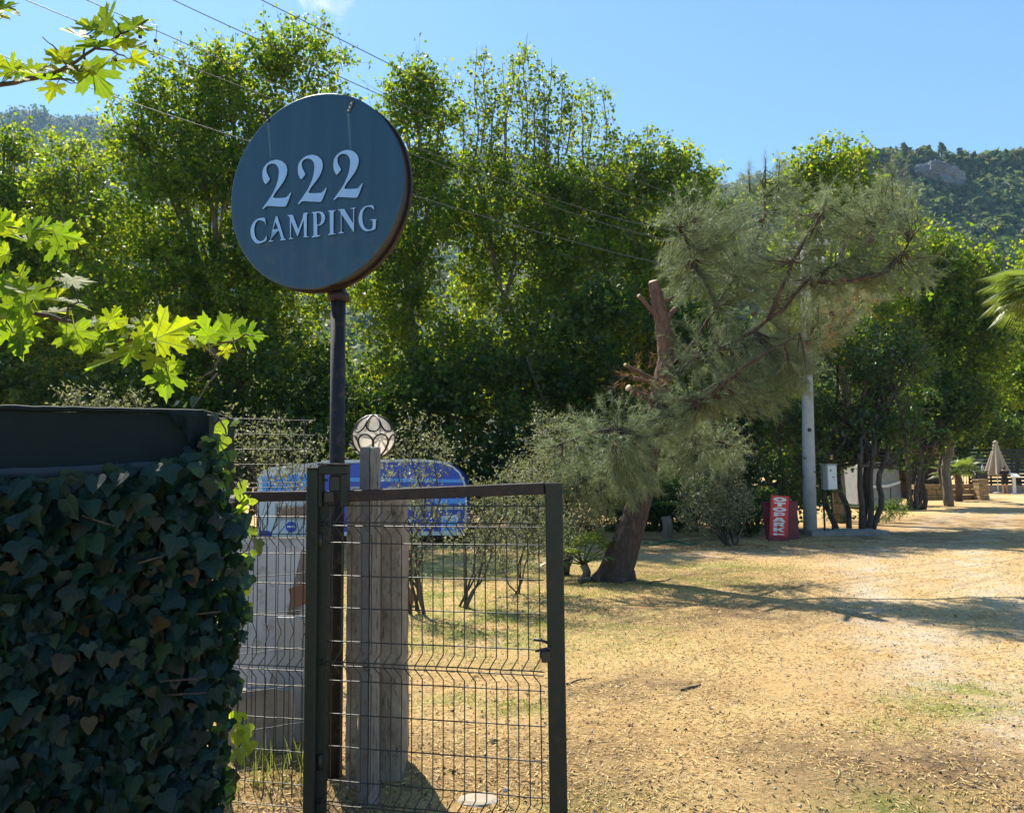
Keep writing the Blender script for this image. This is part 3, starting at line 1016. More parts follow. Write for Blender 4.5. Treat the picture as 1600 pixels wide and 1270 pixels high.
broadleaf('broadleaf_tree', 'full green tree with upright leafy bunches left of the palm', 'tree', pg(1480, 34),
          [(1430, 420, 65, 50), (1480, 425, 60, 45), (1500, 470, 75, 60), (1420, 500, 70, 70), (1490, 570, 90, 80), (1450, 640, 100, 60), (1545, 520, 55, 60)], 34, 'plane_leaf', .17, 1.05, slen=1.3, spread=.13, upd=1.3, outd=.4, bark='pale_bark')
broadleaf('broadleaf_tree', 'pale loose tree at the right edge behind the palm fronds', 'tree', pg(1610, 40),
          [(1590, 500, 60, 50), (1650, 450, 80, 90), (1610, 590, 80, 60), (1700, 560, 90, 90)], 40, 'plane_leaf', .18, 1.0, bark='pale_bark')
broadleaf('broadleaf_tree', 'sunlit tree overhanging the closed beige parasol', 'tree', pg(1590, 56),
          [(1560, 650, 60, 40), (1620, 640, 60, 50), (1520, 665, 35, 28), (1590, 600, 80, 50), (1590, 700, 60, 25)], 56, 'plane_leaf_bright', .2, 1.1)
# dark evergreen screen that stands in front of the planes
G_D = 'dark evergreens along the edge of the clearing'
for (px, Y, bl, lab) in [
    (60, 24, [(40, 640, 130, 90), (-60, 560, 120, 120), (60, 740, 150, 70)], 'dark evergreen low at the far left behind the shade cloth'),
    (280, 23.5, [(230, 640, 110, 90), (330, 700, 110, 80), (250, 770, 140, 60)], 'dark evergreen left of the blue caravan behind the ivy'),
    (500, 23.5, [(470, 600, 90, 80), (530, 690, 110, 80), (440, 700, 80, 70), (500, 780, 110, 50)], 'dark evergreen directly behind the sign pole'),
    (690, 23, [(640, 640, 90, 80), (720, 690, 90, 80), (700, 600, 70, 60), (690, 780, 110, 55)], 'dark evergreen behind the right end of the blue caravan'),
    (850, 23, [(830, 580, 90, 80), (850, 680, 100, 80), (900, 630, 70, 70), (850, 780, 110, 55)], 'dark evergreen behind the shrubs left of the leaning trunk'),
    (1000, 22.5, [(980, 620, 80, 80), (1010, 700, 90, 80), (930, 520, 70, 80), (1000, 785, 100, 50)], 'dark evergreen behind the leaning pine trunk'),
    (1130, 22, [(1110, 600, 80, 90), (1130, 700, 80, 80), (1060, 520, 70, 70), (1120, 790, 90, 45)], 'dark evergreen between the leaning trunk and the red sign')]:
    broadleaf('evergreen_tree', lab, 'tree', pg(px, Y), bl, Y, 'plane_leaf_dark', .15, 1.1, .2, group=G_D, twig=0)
broadleaf('laurel_tree', 'glossy dark laurel just left of the concrete pole', 'tree', pg(1195, 21),
          [(1180, 610, 60, 55), (1225, 660, 55, 60), (1170, 700, 50, 60), (1200, 640, 60, 50), (1230, 760, 50, 60), (1170, 785, 60, 45)], 21, 'laurel', .11, 1.1, .10, stems=4, up=.3)
broadleaf('laurel_tree', 'dark spreading tree on many stems right of the meter box', 'tree', pg(1338, 20.8),
          [(1330, 560, 70, 70), (1390, 600, 55, 60), (1310, 640, 60, 60), (1370, 660, 70, 50), (1300, 690, 40, 40), (1420, 560, 45, 60), (1385, 705, 34, 24), (1345, 715, 34, 24), (1400, 725, 20, 16)], 21.5, 'laurel', .11, 1.1, .20, stems=7, up=.3)
broadleaf('laurel_tree', 'darker tree on slim stems in front of the brown shed', 'tree', pg(1425, 31.5),
          [(1430, 640, 50, 45), (1470, 620, 55, 50), (1400, 680, 40, 30), (1455, 680, 45, 28), (1510, 640, 45, 45), (1430, 700, 30, 20)], 32, 'plane_leaf_dark', .15, 1.1, .2, stems=5, up=.3)
broadleaf('laurel_tree', 'dark tree with a single black trunk beside the sandstone wall', 'tree', pg(1476, 36.5),
          [(1490, 650, 45, 35), (1475, 600, 45, 40), (1520, 610, 45, 40), (1500, 560, 50, 40)], 38, 'plane_leaf_dark', .16, 1.0, .12)
# the shade trees of the far plot beyond the road: they close the view under the crowns
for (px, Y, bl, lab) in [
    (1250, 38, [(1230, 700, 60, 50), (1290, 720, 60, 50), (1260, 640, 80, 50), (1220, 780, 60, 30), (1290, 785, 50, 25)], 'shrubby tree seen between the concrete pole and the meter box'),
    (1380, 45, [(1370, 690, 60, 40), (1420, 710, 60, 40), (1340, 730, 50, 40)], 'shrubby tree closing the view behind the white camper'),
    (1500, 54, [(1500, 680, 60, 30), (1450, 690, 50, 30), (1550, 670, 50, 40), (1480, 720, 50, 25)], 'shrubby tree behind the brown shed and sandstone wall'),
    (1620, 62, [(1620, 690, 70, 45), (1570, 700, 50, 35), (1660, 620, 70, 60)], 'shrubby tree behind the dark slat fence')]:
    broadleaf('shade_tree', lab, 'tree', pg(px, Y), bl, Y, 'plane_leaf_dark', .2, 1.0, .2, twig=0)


# ------------------------------------------------------------------ shrubs
def shrub(name, label, base_px, Y, blobs, mat, leaf, dens=1.0, stems=4, aspect=.42, cat='shrub', per=16, slen=.35, spread=.05, group=None, sr=.02, up=.4, upd=.9):
    bx, by = pg(base_px, Y)
    root = thing(name, label, cat, Vector((bx, by, 0)), group)
    fo = Foliage()
    st = MB()
    for bl in blobs:
        yy = bl[4] if len(bl) > 4 else Y
        c, r = px_ell(bl[0], bl[1], bl[2], bl[3], yy)
        area = (r[0] * r[2] + r[0] * r[1] + r[1] * r[2]) * 4.2
        nsh = max(12, int(area * dens * 60))
        fo.blob(c, r, nsh, per, leaf, slen, spread, .2, .45, upd, aspect=aspect, up=up, twig=.003)
        for k in range(max(1, stems // 2)):
            b0 = Vector((bx + rng.normal() * .05, by + rng.normal() * .1, -.05))
            e = Vector(c) + Vector((rng.normal() * r[0] * .5, rng.normal() * r[1] * .5, r[2] * rng.uniform(-.3, .6)))
            pts = limb(b0, e, sr, sr * .3, st, 5, .2, 7)
            for q in range(3):
                limb(pts[4 + q], Vector(c) + Vector(unit(rng.normal(size=(1, 3)))[0] * r * .8), sr * .3, .003, st, 3, .2, 4)
    st.build('stems', M['bark'], root, 'stuff')
    fo.build(root, M[mat], 'foliage', M['bark'])
    return root


shrub('olive_sapling', 'silvery olive sapling on a thin dark stem right of the concrete pillar', 650, 9.4,
      [(645, 705, 24, 34), (690, 715, 26, 34), (650, 770, 30, 34), (655, 840, 38, 38), (618, 738, 18, 18), (640, 885, 30, 24)], 'olive', .045, .6, 1, sr=.022)
shrub('olive_sapling', 'slanting olive sapling seen through the middle of the gate', 728, 9.8,
      [(758, 800, 30, 36), (785, 840, 36, 34), (735, 858, 32, 28), (795, 765, 28, 26), (765, 880, 30, 24)], 'olive', .045, .85, 2, sr=.018)
shrub('olive_sapling', 'bushy olive sapling behind the upper right corner of the gate', 800, 10.6,
      [(820, 800, 42, 42), (805, 870, 48, 36), (850, 850, 36, 40), (835, 745, 26, 30)], 'olive', .045, .95, 3, sr=.014)
shrub('silver_bush', 'tall silvery bush between the gate and the leaning trunk', 880, 12.8,
      [(865, 690, 34, 36), (890, 740, 46, 46), (850, 760, 34, 40), (900, 800, 44, 40), (880, 845, 44, 30)], 'olive', .05, .8, 5, sr=.03)
shrub('silver_bush', 'leafy silver bush hanging under the pine left of the red sign', 1140, 17,
      [(1130, 720, 34, 36), (1100, 770, 38, 40), (1140, 790, 34, 40), (1095, 815, 28, 24)], 'olive', .06, .8, 4, sr=.03)
shrub('lemon_shrub', 'pale small leaved shrub rising behind the wire fence', 400, 7.2,
      [(400, 690, 34, 30), (365, 700, 30, 40), (440, 720, 34, 30), (470, 730, 22, 22), (410, 740, 40, 24), (460, 770, 25, 30)], 'olive', .042, .5, 2, sr=.010)
shrub('lemon_shrub', 'small sprigs showing just above the shade cloth', 180, 4.7,
      [(120, 640, 14, 16), (165, 648, 24, 12), (208, 645, 18, 20), (140, 660, 40, 14)], 'olive', .028, 1.6, 2, sr=.006, slen=.16, spread=.02)
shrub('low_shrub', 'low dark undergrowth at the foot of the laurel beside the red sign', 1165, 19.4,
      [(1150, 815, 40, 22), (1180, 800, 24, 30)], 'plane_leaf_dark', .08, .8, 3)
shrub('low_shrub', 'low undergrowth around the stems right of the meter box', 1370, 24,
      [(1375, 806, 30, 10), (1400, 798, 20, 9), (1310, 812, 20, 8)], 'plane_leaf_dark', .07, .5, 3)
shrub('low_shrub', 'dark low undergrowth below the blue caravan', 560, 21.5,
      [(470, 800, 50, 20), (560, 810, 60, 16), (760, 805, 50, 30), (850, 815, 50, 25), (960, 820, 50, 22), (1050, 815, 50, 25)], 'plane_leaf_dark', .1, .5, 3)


# ------------------------------------------------------------------ palms
def frond(mb, p0, d, L, n=26, leaflet=.5, w=.03, droop=.5, fan=False):
    p0, d = Vector(p0), Vector(d).normalized()
    side = d.cross(Vector((0, 0, 1)))
    side = side.normalized() if side.length > .05 else Vector((1, 0, 0))
    up = side.cross(d)
    if fan:
        stem = [p0, p0 + d * L * .3, p0 + d * L * .6 - Vector((0, 0, droop * L * .1))]
        mb.tube(stem, [w * .7, w * .5, w * .4], 5)
        c = stem[-1]
        dd = (stem[-1] - stem[-2]).normalized()
        for i in range(n):
            a = (i / (n - 1) - .5) * math.radians(190)
            v = (dd * math.cos(a) + side * math.sin(a)).normalized()
            ll = leaflet * (1 - .25 * abs(i / (n - 1) - .5) * 2) * random.uniform(.9, 1.05)
            q = v.cross(up).normalized() * w
            t1 = c + v * ll * .55 + up * .02
            t2 = c + v * ll - Vector((0, 0, droop * ll * .3))
            mb.add([c, t1 + q, t2, t1 - q, t1 + up * w * .5], [(0, 1, 4), (0, 4, 3), (1, 2, 4), (4, 2, 3)])
        return
    pts = [p0 + d * L * t + Vector((0, 0, -droop * L * t * t)) for t in [i / n for i in range(n + 1)]]
    mb.tube(pts[::2], [w * .8 * (1 - .8 * i / len(pts[::2])) for i in range(len(pts[::2]))], 4)
    for i in range(3, n):
        t = i / n
        tg = (pts[i + 1] - pts[i]).normalized()
        for sgn in (-1, 1):
            ll = leaflet * math.sin(math.pi * min(.12 + t * .85, 1)) * random.uniform(.85, 1.1)
            v = (tg * .75 + side * sgn * .65 + up * .25).normalized()
            q = tg * w
            mid = pts[i] + v * ll * .5
            tip = pts[i] + v * ll - Vector((0, 0, ll * .2))
            mb.add([pts[i], mid + q, tip, mid - q], [(0, 1, 2), (0, 2, 3)])


def fan_palm(name, label, c, h, n, L, leaflet, w, cat='palm', tr=.15, nl=26, mat='palm_leaf', up0=.1, only=None, tmat='pale_bark', dead=0):
    root = thing(name, label, cat, Vector((c[0], c[1], 0)))
    t = MB()
    t.tube([(c[0], c[1], -.1), (c[0] + .05, c[1], h * .5), (c[0], c[1], h)], [tr * 1.2, tr, tr], 10, bump=.2)
    t.build('trunk', M[tmat], root)
    for i in range(n):
        a = i * 2.39996
        e = up0 + (1 - i / n) * 1.0
        if only and not only(a): continue
        mb = MB()
        frond(mb, (c[0], c[1], h), (math.cos(a) * math.cos(e), math.sin(a) * math.cos(e), math.sin(e)), L, nl, leaflet, w, .5, True)
        mb.build('frond', M[mat], root)
    return root


pc = at(1644, 440, 22)
fan_palm('fan_palm', 'tall fan palm at the right edge, only its frond tips in view', pc, pc.z, 34, 1.5, 1.05, .03, nl=30, up0=-.6)
pl = gnd(912, 905)
fan_palm('dwarf_palm', 'small fan palm with bright fronds between gate and leaning trunk', pl, .22, 13, .75, .38, .018, cat='palm', tr=.06, nl=16)
pr = at(1497, 780, 39)
fan_palm('sago_palm', 'small palm with reddish trunk standing before the sandstone wall', pr, 1.35, 18, 1.2, .7, .035, tr=.15, nl=18, tmat='pine_bark_red', up0=-.1)
pu = gnd(1052, 842)
fan_palm('dwarf_palm', 'shaded dark palm clump under the pine crown', (at(1040, 800, 19.5).x, 19.5, 0), .5, 16, 1.8, 1.0, .03, tr=.12, nl=22, mat='plane_leaf_dark', up0=.3)


# ------------------------------------------------------------------ the leaning, pruned pine
def pine():
    Y0 = 11.9
    base = gnd(960, 899)
    root = thing('leaning_pine', 'leaning red barked pine with a sawn off top and wispy grey green crown', 'pine tree', base)
    P = lambda x, y, Y=Y0: at(x, y, Y)
    # trunk with furrowed bark
    path = [(958, 905, 34, 0), (966, 880, 25, 0), (983, 835, 20.5, 0), (1001, 780, 17.5, .05), (1012, 730, 16, .05), (1020, 680, 15, .05), (1027, 640, 14.5, .05), (1035, 600, 14, .05), (1041, 560, 12.5, .05), (1038, 520, 12, .05), (1033, 490, 10.5, .05), (1026, 460, 9.5, .05), (1021, 441, 8, .05)]
    pts, rad = [], []
    k = Y0 / F_PX
    cp = [Vector(P(p[0], p[1], Y0 + p[3])) for p in path]
    cp[0].z = -.06
    for i in range(len(cp) - 1):
        for t in np.linspace(0, 1, 10, endpoint=False):
            pts.append(cp[i].lerp(cp[i + 1], t)); rad.append((path[i][2] * (1 - t) + path[i + 1][2] * t) * k)
    pts.append(cp[-1]); rad.append(path[-1][2] * k)
    n = 40
    lo, hi = MB(), MB()
    cut = 62
    for mb, a, b in ((lo, 0, cut + 1), (hi, cut, len(pts))):
        q, r = pts[a:b], rad[a:b]
        t0 = len(mb.v)
        mb.tube(q, r, n, True, True)
        for i in range(len(q)):
            for j in range(n):
                v = mb.v[t0 + i * n + j]
                d = (v - q[i])
                an = 2 * math.pi * j / n
                zz = (i + a) * .04
                f = noise.fractal(Vector((math.cos(an) * 4.5, math.sin(an) * 4.5, zz * 1.6)), .8, 2.2, 4) * .11 if a == 0 else (abs(noise.fractal(Vector((math.cos(an) * 2.2, math.sin(an) * 2.2, zz * 3.2)), .8, 2.3, 4)) * .30 - .06 + .12 * noise.noise(Vector((math.cos(an), math.sin(an), zz * 1.5 + 4))))
                f += (.25 * max(0, 1 - (i + a) / 10) * math.cos(an * 5 + 1))
                mb.v[t0 + i * n + j] = q[i] + d * (1 + f)
    lo.build('trunk', M['pine_bark'], root)
    hi.build('trunk', M['pine_bark_red'], root)
    # sawn faces
    cutm = MB()
    for (p, d, r) in ((pts[-1], (pts[-1] - pts[-2]).normalized() + Vector((0, -.55, 0)), .074),):
        d.normalize()
        R = d.to_track_quat('Z', 'Y').to_matrix()
        cutm.lathe([(r * .9, -.02), (r * .94, .012), (r * .5, .02), (.001, .022)], p, 18, M=R)
    cutm.build('cut_face', M['cut_wood'], root)
    for (x0, y0, x1, y1, r0, dy) in ((1030, 598, 977, 570, .027, -.25), (1028, 632, 982, 606, .052, -.25), (1032, 500, 998, 462, .03, -.1), (1040, 500, 1056, 482, .04, 0), (1035, 600, 990, 590, .03, .2), (1042, 470, 1056, 462, .02, .1)):
        mb = MB()
        a, b = P(x0, y0, Y0), P(x1, y1, Y0 + dy)
        limb(a, b, r0 * 1.3, r0, mb, 10, .05, 5, bump=.15)
        st = mb.build('branch_stub', M['pine_bark_red'], root)
        d = ((b - a).normalized() + Vector((0, -.3, 0))).normalized()
        MB().lathe([(r0 * .95, -.012), (r0 * 1.0, .006), (.001, .01)], b, 12, M=d.to_track_quat('Z', 'Y').to_matrix()).build('cut_face', M['cut_wood'], st)
    # living branches
    br = [
        [(1035, 610, 0), (1085, 560, -.2), (1140, 545, -.4), (1200, 500, -.6), (1260, 440, -.7), (1330, 400, -.6), (1390, 330, -.5)],
        [(1040, 585, .1), (1090, 530, .4), (1140, 450, .6), (1180, 390, .5), (1195, 330, .4), (1195, 265, .3)],
        [(1030, 640, 0), (1100, 610, .3), (1170, 570, .6), (1260, 530, .9), (1330, 480, 1.1), (1380, 430, 1.0)],
        [(1025, 655, 0), (1080, 640, -.5), (1130, 600, -.9), (1180, 560, -1.2), (1250, 520, -1.2)],
        [(1022, 690, 0), (980, 670, -.4), (930, 672, -.7), (880, 690, -.8), (845, 700, -.8)],
        [(1018, 720, 0), (980, 715, .4), (940, 740, .6), (900, 760, .6)],
        [(1025, 660, .2), (1070, 670, .6), (1120, 690, .8), (1150, 700, .8)],
        [(1120, 480, .5), (1090, 420, .3), (1070, 370, .2), (1050, 340, 0)],
        [(1200, 500, -.6), (1230, 430, -.9), (1260, 370, -1.0), (1290, 320, -1.0)],
        [(1260, 440, -.7), (1330, 440, -1.1), (1390, 420, -1.2), (1420, 380, -1.2)],
    ]
    bm = MB()
    anchors = []
    for c in br:
        w = [P(x, y, Y0 + dy) for (x, y, dy) in c]
        fine = []
        for i in range(len(w) - 1):
            for t in (0, .33, .66):
                fine.append(w[i].lerp(w[i + 1], t) + Vector([random.gauss(0, .02) for _ in range(3)]))
        fine.append(w[-1])
        r0 = .038
        bm.tube(fine, [r0 * (1 - .8 * i / len(fine)) for i in range(len(fine))], 7, bump=.15)
        anchors += fine[4:]
    root_br = bm.build('branches', M['pine_bark'], root, 'stuff')
    # foliage: long needles in tufts at the ends of twigs
    blobs = [(1110, 345, 62, 48, -.1), (1200, 320, 48, 46, .2), (1280, 350, 55, 48, -.8), (1350, 335, 48, 46, -.7), (1085, 430, 48, 55, .3), (1150, 410, 70, 55, .4), (1230, 420, 75, 52, -.6), (1310, 420, 70, 48, -.8), (1380, 400, 45, 48, -1),
             (1180, 490, 70, 50, .3), (1260, 500, 70, 50, .4), (1330, 480, 55, 42, .8), (1120, 540, 70, 42, -.1), (1200, 560, 70, 40, -.5), (1100, 610, 62, 42, -.3), (1160, 620, 50, 46, -.5),
             (1065, 650, 55, 38, -.2), (950, 665, 62, 34, -.5), (895, 695, 45, 36, -.7), (1000, 690, 55, 36, -.5), (950, 730, 62, 40, .2), (910, 765, 40, 32, .5), (985, 750, 40, 36, -.4), (1070, 700, 55, 42, .4), (1120, 690, 44, 42, .7), (960, 780, 35, 26, .3), (1245, 590, 35, 30, -.6),
             (1060, 370, 38, 42, .1), (1405, 350, 26, 42, -1.1), (1195, 285, 26, 34, .3), (1390, 300, 24, 36, -.6), (1420, 420, 40, 40, -1.1)]
    V, Fc, tot = [], [], 0
    tw = MB()
    anc = np.array([list(a) for a in anchors])

    def tufts(B, D, nn, nl, nw, out=None):
        n = len(B)
        D = unit(D)
        t = rng.random((n, nn, 1)) * .24
        base = B[:, None, :] + D[:, None, :] * t
        rd = unit(rng.normal(size=(n, nn, 3)))
        dd = unit(D[:, None, :] * .75 + rd * .75 + np.array([0, 0, -.12]))
        L = nl * rng.uniform(.6, 1.15, (n, nn, 1))
        sd = unit(np.cross(dd, rng.normal(size=dd.shape)))
        p1 = base + sd * nw
        p2 = base - sd * nw
        tip = base + dd * L + np.array([0, 0, -1]) * L * .12
        return np.stack([p1, p2, tip], 2).reshape(-1, 3)

    for (x, y, rx, ry, dy) in blobs:
        c, r = px_ell(x, y, rx, ry, Y0 + dy)
        nt_ = max(6, int(rx * ry * .0135))
        E_, d = ell(c, r * 1.05, nt_, .9)
        for i in range(nt_):
            e = E_[i]
            a_ = anc[np.argmin(((anc - (e * .45 + c * .55)) ** 2).sum(1))]
            s0 = np.array(a_) if np.linalg.norm(a_ - e) < 1.3 else c + rng.normal(size=3) * r * .25
            L_ = np.linalg.norm(e - s0)
            if L_ < .12: continue
            k_ = max(3, int(L_ / .1))
            t = np.linspace(.28, 1, k_)[:, None]
            bow = np.array([rng.normal() * .06, rng.normal() * .06, -.10 * L_])
            Pn = s0 + (e - s0) * t + bow * np.sin(np.pi * t) + np.array([0, 0, .10 * L_]) * t ** 3
            D = (e - s0) / L_ + rng.normal(size=(k_, 3)) * .42 + np.array([0, 0, .12])
            V.append(tufts(Pn, D, 38, .125, .0026))
            tw.tube([Vector(s0), Vector(s0 + (e - s0) * .5 + bow), Vector(e + np.array([0, 0, .10 * L_]))], [.010, .006, .003], 4, False)
    V = np.concatenate(V)
    np_part('needles', V, np.arange(len(V)).reshape(-1, 3), M['needle'], root, 'stuff')
    # upright candles at the top
    V = []
    for (x, y0, y1, dy) in ((1195, 310, 248, .3), (1172, 300, 268, .3), (1216, 310, 252, .25), (1395, 330, 246, -.6), (1376, 330, 285, -.7), (1413, 340, 285, -.7)):
        a, b = P(x, y0, Y0 + dy), P(x + random.uniform(-3, 3), y1, Y0 + dy)
        tw.tube([a, a.lerp(b, .5), b], [.02, .013, .008], 5)
        q = np.array([list(a.lerp(b, t)) for t in np.linspace(0, .95, 22)])
        D = np.tile(np.array([[0, 0, 1.0]]), (22, 1)) + rng.normal(size=(22, 3)) * .12
        V.append(tufts(q, D * 1.0, 16, .09, .002))
    V = np.concatenate(V)
    np_part('needles', V, np.arange(len(V)).reshape(-1, 3), M['needle'], root, 'stuff')
    # dead brown bits around the old wounds
    V = []
    for (x, y, rx, ry) in ((1000, 590, 30, 26), (1265, 535, 30, 18), (1330, 470, 26, 16), (1345, 350, 12, 14)):
        c, r = px_ell(x, y, rx, ry, Y0 - .2)
        B, d = ell(c, r, 26, .2)
        V.append(tufts(B, d + rng.normal(size=d.shape) * .6, 20, .13, .0021))
    V = np.concatenate(V)
    np_part('dead_needles', V, np.arange(len(V)).reshape(-1, 3), M['needle_dead'], root, 'stuff')
    tw.build('twigs', M['bark'], root, 'stuff')
    for (x, y, dy) in ((1150, 398, -.1), (1190, 345, -.3), (1318, 437, -1.3), (1300, 490, -.2), (1178, 490, -.4), (1360, 376, -1.4), (1208, 345, -.3), (1085, 345, -.4), (1264, 535, -1.3), (1408, 452, -1.4)):
        c = P(x, y, Y0 + dy)
        R = Euler((random.uniform(1, 2.4), random.uniform(-.5, .5), random.uniform(0, 3))).to_matrix()
        MB().lathe([(.012, -.045), (.03, -.03), (.036, -.005), (.028, .025), (.012, .045), (.002, .05)], c, 9, False, R).build('cone', M['cone'], root)
    return root


pine()


# ------------------------------------------------------------------ gate, fence and posts
def rough_box(name, c, size, mat, parent, amp=.012, res=.05, taper=1.0, rz=0.0, seed=0.0, rx=0.0, ry=0.0, scale=9.0, top_cut=0.0):
    """box whose faces are gridded and eaten by weather"""
    c = Vector(c)
    R = Euler((rx, ry, rz)).to_matrix()
    mb = MB()
    h = [d / 2 for d in size]
    nn = [max(1, min(40, int(d / res))) for d in size]
    for ax in range(3):
        u, v = (ax + 1) % 3, (ax + 2) % 3
        for sg in (-1, 1):
            vs, fs = [], []
            for i in range(nn[u] + 1):
                for j in range(nn[v] + 1):
                    p = [0, 0, 0]
                    p[ax] = sg * h[ax]
                    p[u] = -h[u] + 2 * h[u] * i / nn[u]
                    p[v] = -h[v] + 2 * h[v] * j / nn[v]
                    q = Vector(p)
                    edge = sum(1 for k in range(3) if abs(abs(q[k]) - h[k]) < 1e-6)
                    dsp = noise.noise_vector(q * scale + Vector((seed, seed, 0))) * amp + noise.noise_vector(q * scale * 4 + Vector((seed, 0, 0))) * amp * .4
                    q = q + dsp
                    if edge >= 2:
                        for k in range(3):
                            if abs(abs(p[k]) - h[k]) < 1e-6: q[k] -= math.copysign(amp * .45 * (1 + noise.noise(Vector(p) * 15)), p[k])
                    if top_cut and p[2] > h[2] - 1e-6: q.z -= top_cut * abs(noise.noise(Vector(p) * 30 + Vector((seed, 0, 0))))
                    vs.append(c + R @ q)
            m = nn[v] + 1
            for i in range(nn[u]):
                for j in range(nn[v]):
                    f = (i * m + j, (i + 1) * m + j, (i + 1) * m + j + 1, i * m + j + 1)
                    fs.append(f if sg > 0 else f[::-1])
            mb.add(vs, fs)
    return mb.build(name, mat, parent)


def bar(mb, a, b, w, d):
    """rectangular bar from a to b, w = height/width across, d = depth (y)"""
    a, b = Vector(a), Vector(b)
    t = (b - a).normalized()
    up = Vector((0, 0, 1)) if abs(t.z) < .7 else Vector((1, 0, 0))
    s1 = t.cross(up).normalized()
    s2 = s1.cross(t).normalized()
    R = Matrix((t, s1, s2)).transposed()
    mb.bbox((a + b) / 2, ((b - a).length, d, w), .004, M=R)


def panel_wires(root, A, B, z_lo, z_hi, spacing, zs, folds, r=.0023, fold=(.0, -.03), lat=0.0, mat='wire', names=('vertical_wire', 'horizontal_wire'), zfun=None, dens_parts=True):
    """welded wire mesh between ground points A and B; vertical wires kink at folds"""
    A, B = Vector((A[0], A[1], 0)), Vector((B[0], B[1], 0))
    L = (B - A).length
    t = (B - A) / L
    nrm = Vector((t.y, -t.x, 0))
    if nrm.y > 0: nrm = -nrm
    n = int(L / spacing)
    zfun = zfun or (lambda s, z: z)
    for i in range(n + 1):
        s = i * spacing + random.gauss(0, .0012)
        pts = []
        zz = [z_lo]
        for f in folds:
            zz += [f - .055, f - .008, f + .008, f + .055]
        zz.append(z_hi)
        for z in sorted(q for q in zz if z_lo <= q <= z_hi):
            k = 1 if any(abs(z - f) < .02 for f in folds) else 0
            p = A + t * (s + k * lat) + nrm * (.03 * k) + Vector((0, 0, zfun(s / L, z)))
            p += t * noise.noise(Vector((s * 4, z * 2.3, 1))) * .004
            pts.append(p)
        MB().tube(pts, r, 5, False).build(names[0], M[mat], root)
    for z in zs:
        k = 1 if any(abs(z - f) < .02 for f in folds) else 0
        pts = [A + t * (L * q / 12) + nrm * (.03 * k - .003) + Vector((0, 0, zfun(q / 12, z) + noise.noise(Vector((q * .5, z * 3, 4))) * .003)) + t * 0 for q in range(13)]
        MB().tube(pts, r * 1.05, 5, False).build(names[1], M[mat], root)


def gate():
    root = thing('metal_gate', 'dark green and rusty brown metal gate leaf of welded wire, standing ajar', 'gate', Vector((at(500, 1200, 3.9).x, 3.9, 0)))
    YL, YR = 3.9, 3.66
    Lt, Rt = at(497, 775, YL), at(866, 768, YR)
    A, B = (Lt.x, YL), (Rt.x, YR)
    mb = MB()
    bar(mb, at(499, 776.5, YL), at(852, 762.5, YR + .01), .054, .05)
    mb.build('top_rail', M['gate_brown'], root)
    mb = MB()
    p = at(865, 760, YR)
    bar(mb, (p.x, YR, at(865, 754, YR).z), (p.x + .004, YR, -.10), .078, .05)
    mb.build('stile', M['gate_green'], root)
    mb = MB()
    bar(mb, (at(506, 800, YL).x, YL, -.10), (at(506, 800, YL).x, YL, at(506, 770, YL).z - .03), .05, .04)
    mb.build('stile', M['gate_green'], root)
    mb = MB()
    bar(mb, (at(506, 800, YL).x + .03, YL, -.07), (p.x - .03, YR, -.075), .05, .04)
    mb.build('bottom_rail', M['gate_green'], root)
    xm = 620
    Ym = YL + (YR - YL) * (xm - 500) / 366
    zs = [at(xm, y, Ym).z for y in (790, 816, 821.5, 849, 901, 952, 1005, 1035, 1041, 1067, 1120, 1172, 1226, 1255, 1260.5)]
    folds = [at(xm, 818.7, Ym).z, at(xm, 1038, Ym).z, at(xm, 1257.5, Ym).z]
    zm = zs[7]
    panel_wires(root, (at(505, 800, YL).x, YL - .005), (at(848, 800, YR).x, YR - .005), -.05, at(xm, 786, Ym).z, .0505, zs, folds, .0029, lat=-.026)
    # latch on the free stile
    c = at(852, 1024, YR - .02)
    mb = MB()
    mb.bbox(c, (.042, .05, .052), .006, ry=-.15)
    lt = mb.build('latch', M['black_iron'], root)
    mb = MB()
    mb.tube([at(836, 1017, YR - .03), at(862, 1011, YR - .03)], .006, 6)
    mb.tube([at(834, 999, YR - .01), at(846, 1000, YR - .01), at(862, 1006, YR - .01)], .007, 6)
    mb.build('bolt', M['black_iron'], lt)
    # hinge pins
    for y in (845, 1190):
        q = at(500, y, YL - .02)
        MB().tube([q + Vector((0, 0, -.035)), q + Vector((0, 0, .035))], .014, 8).build('hinge', M['black_iron'], root)


gate()


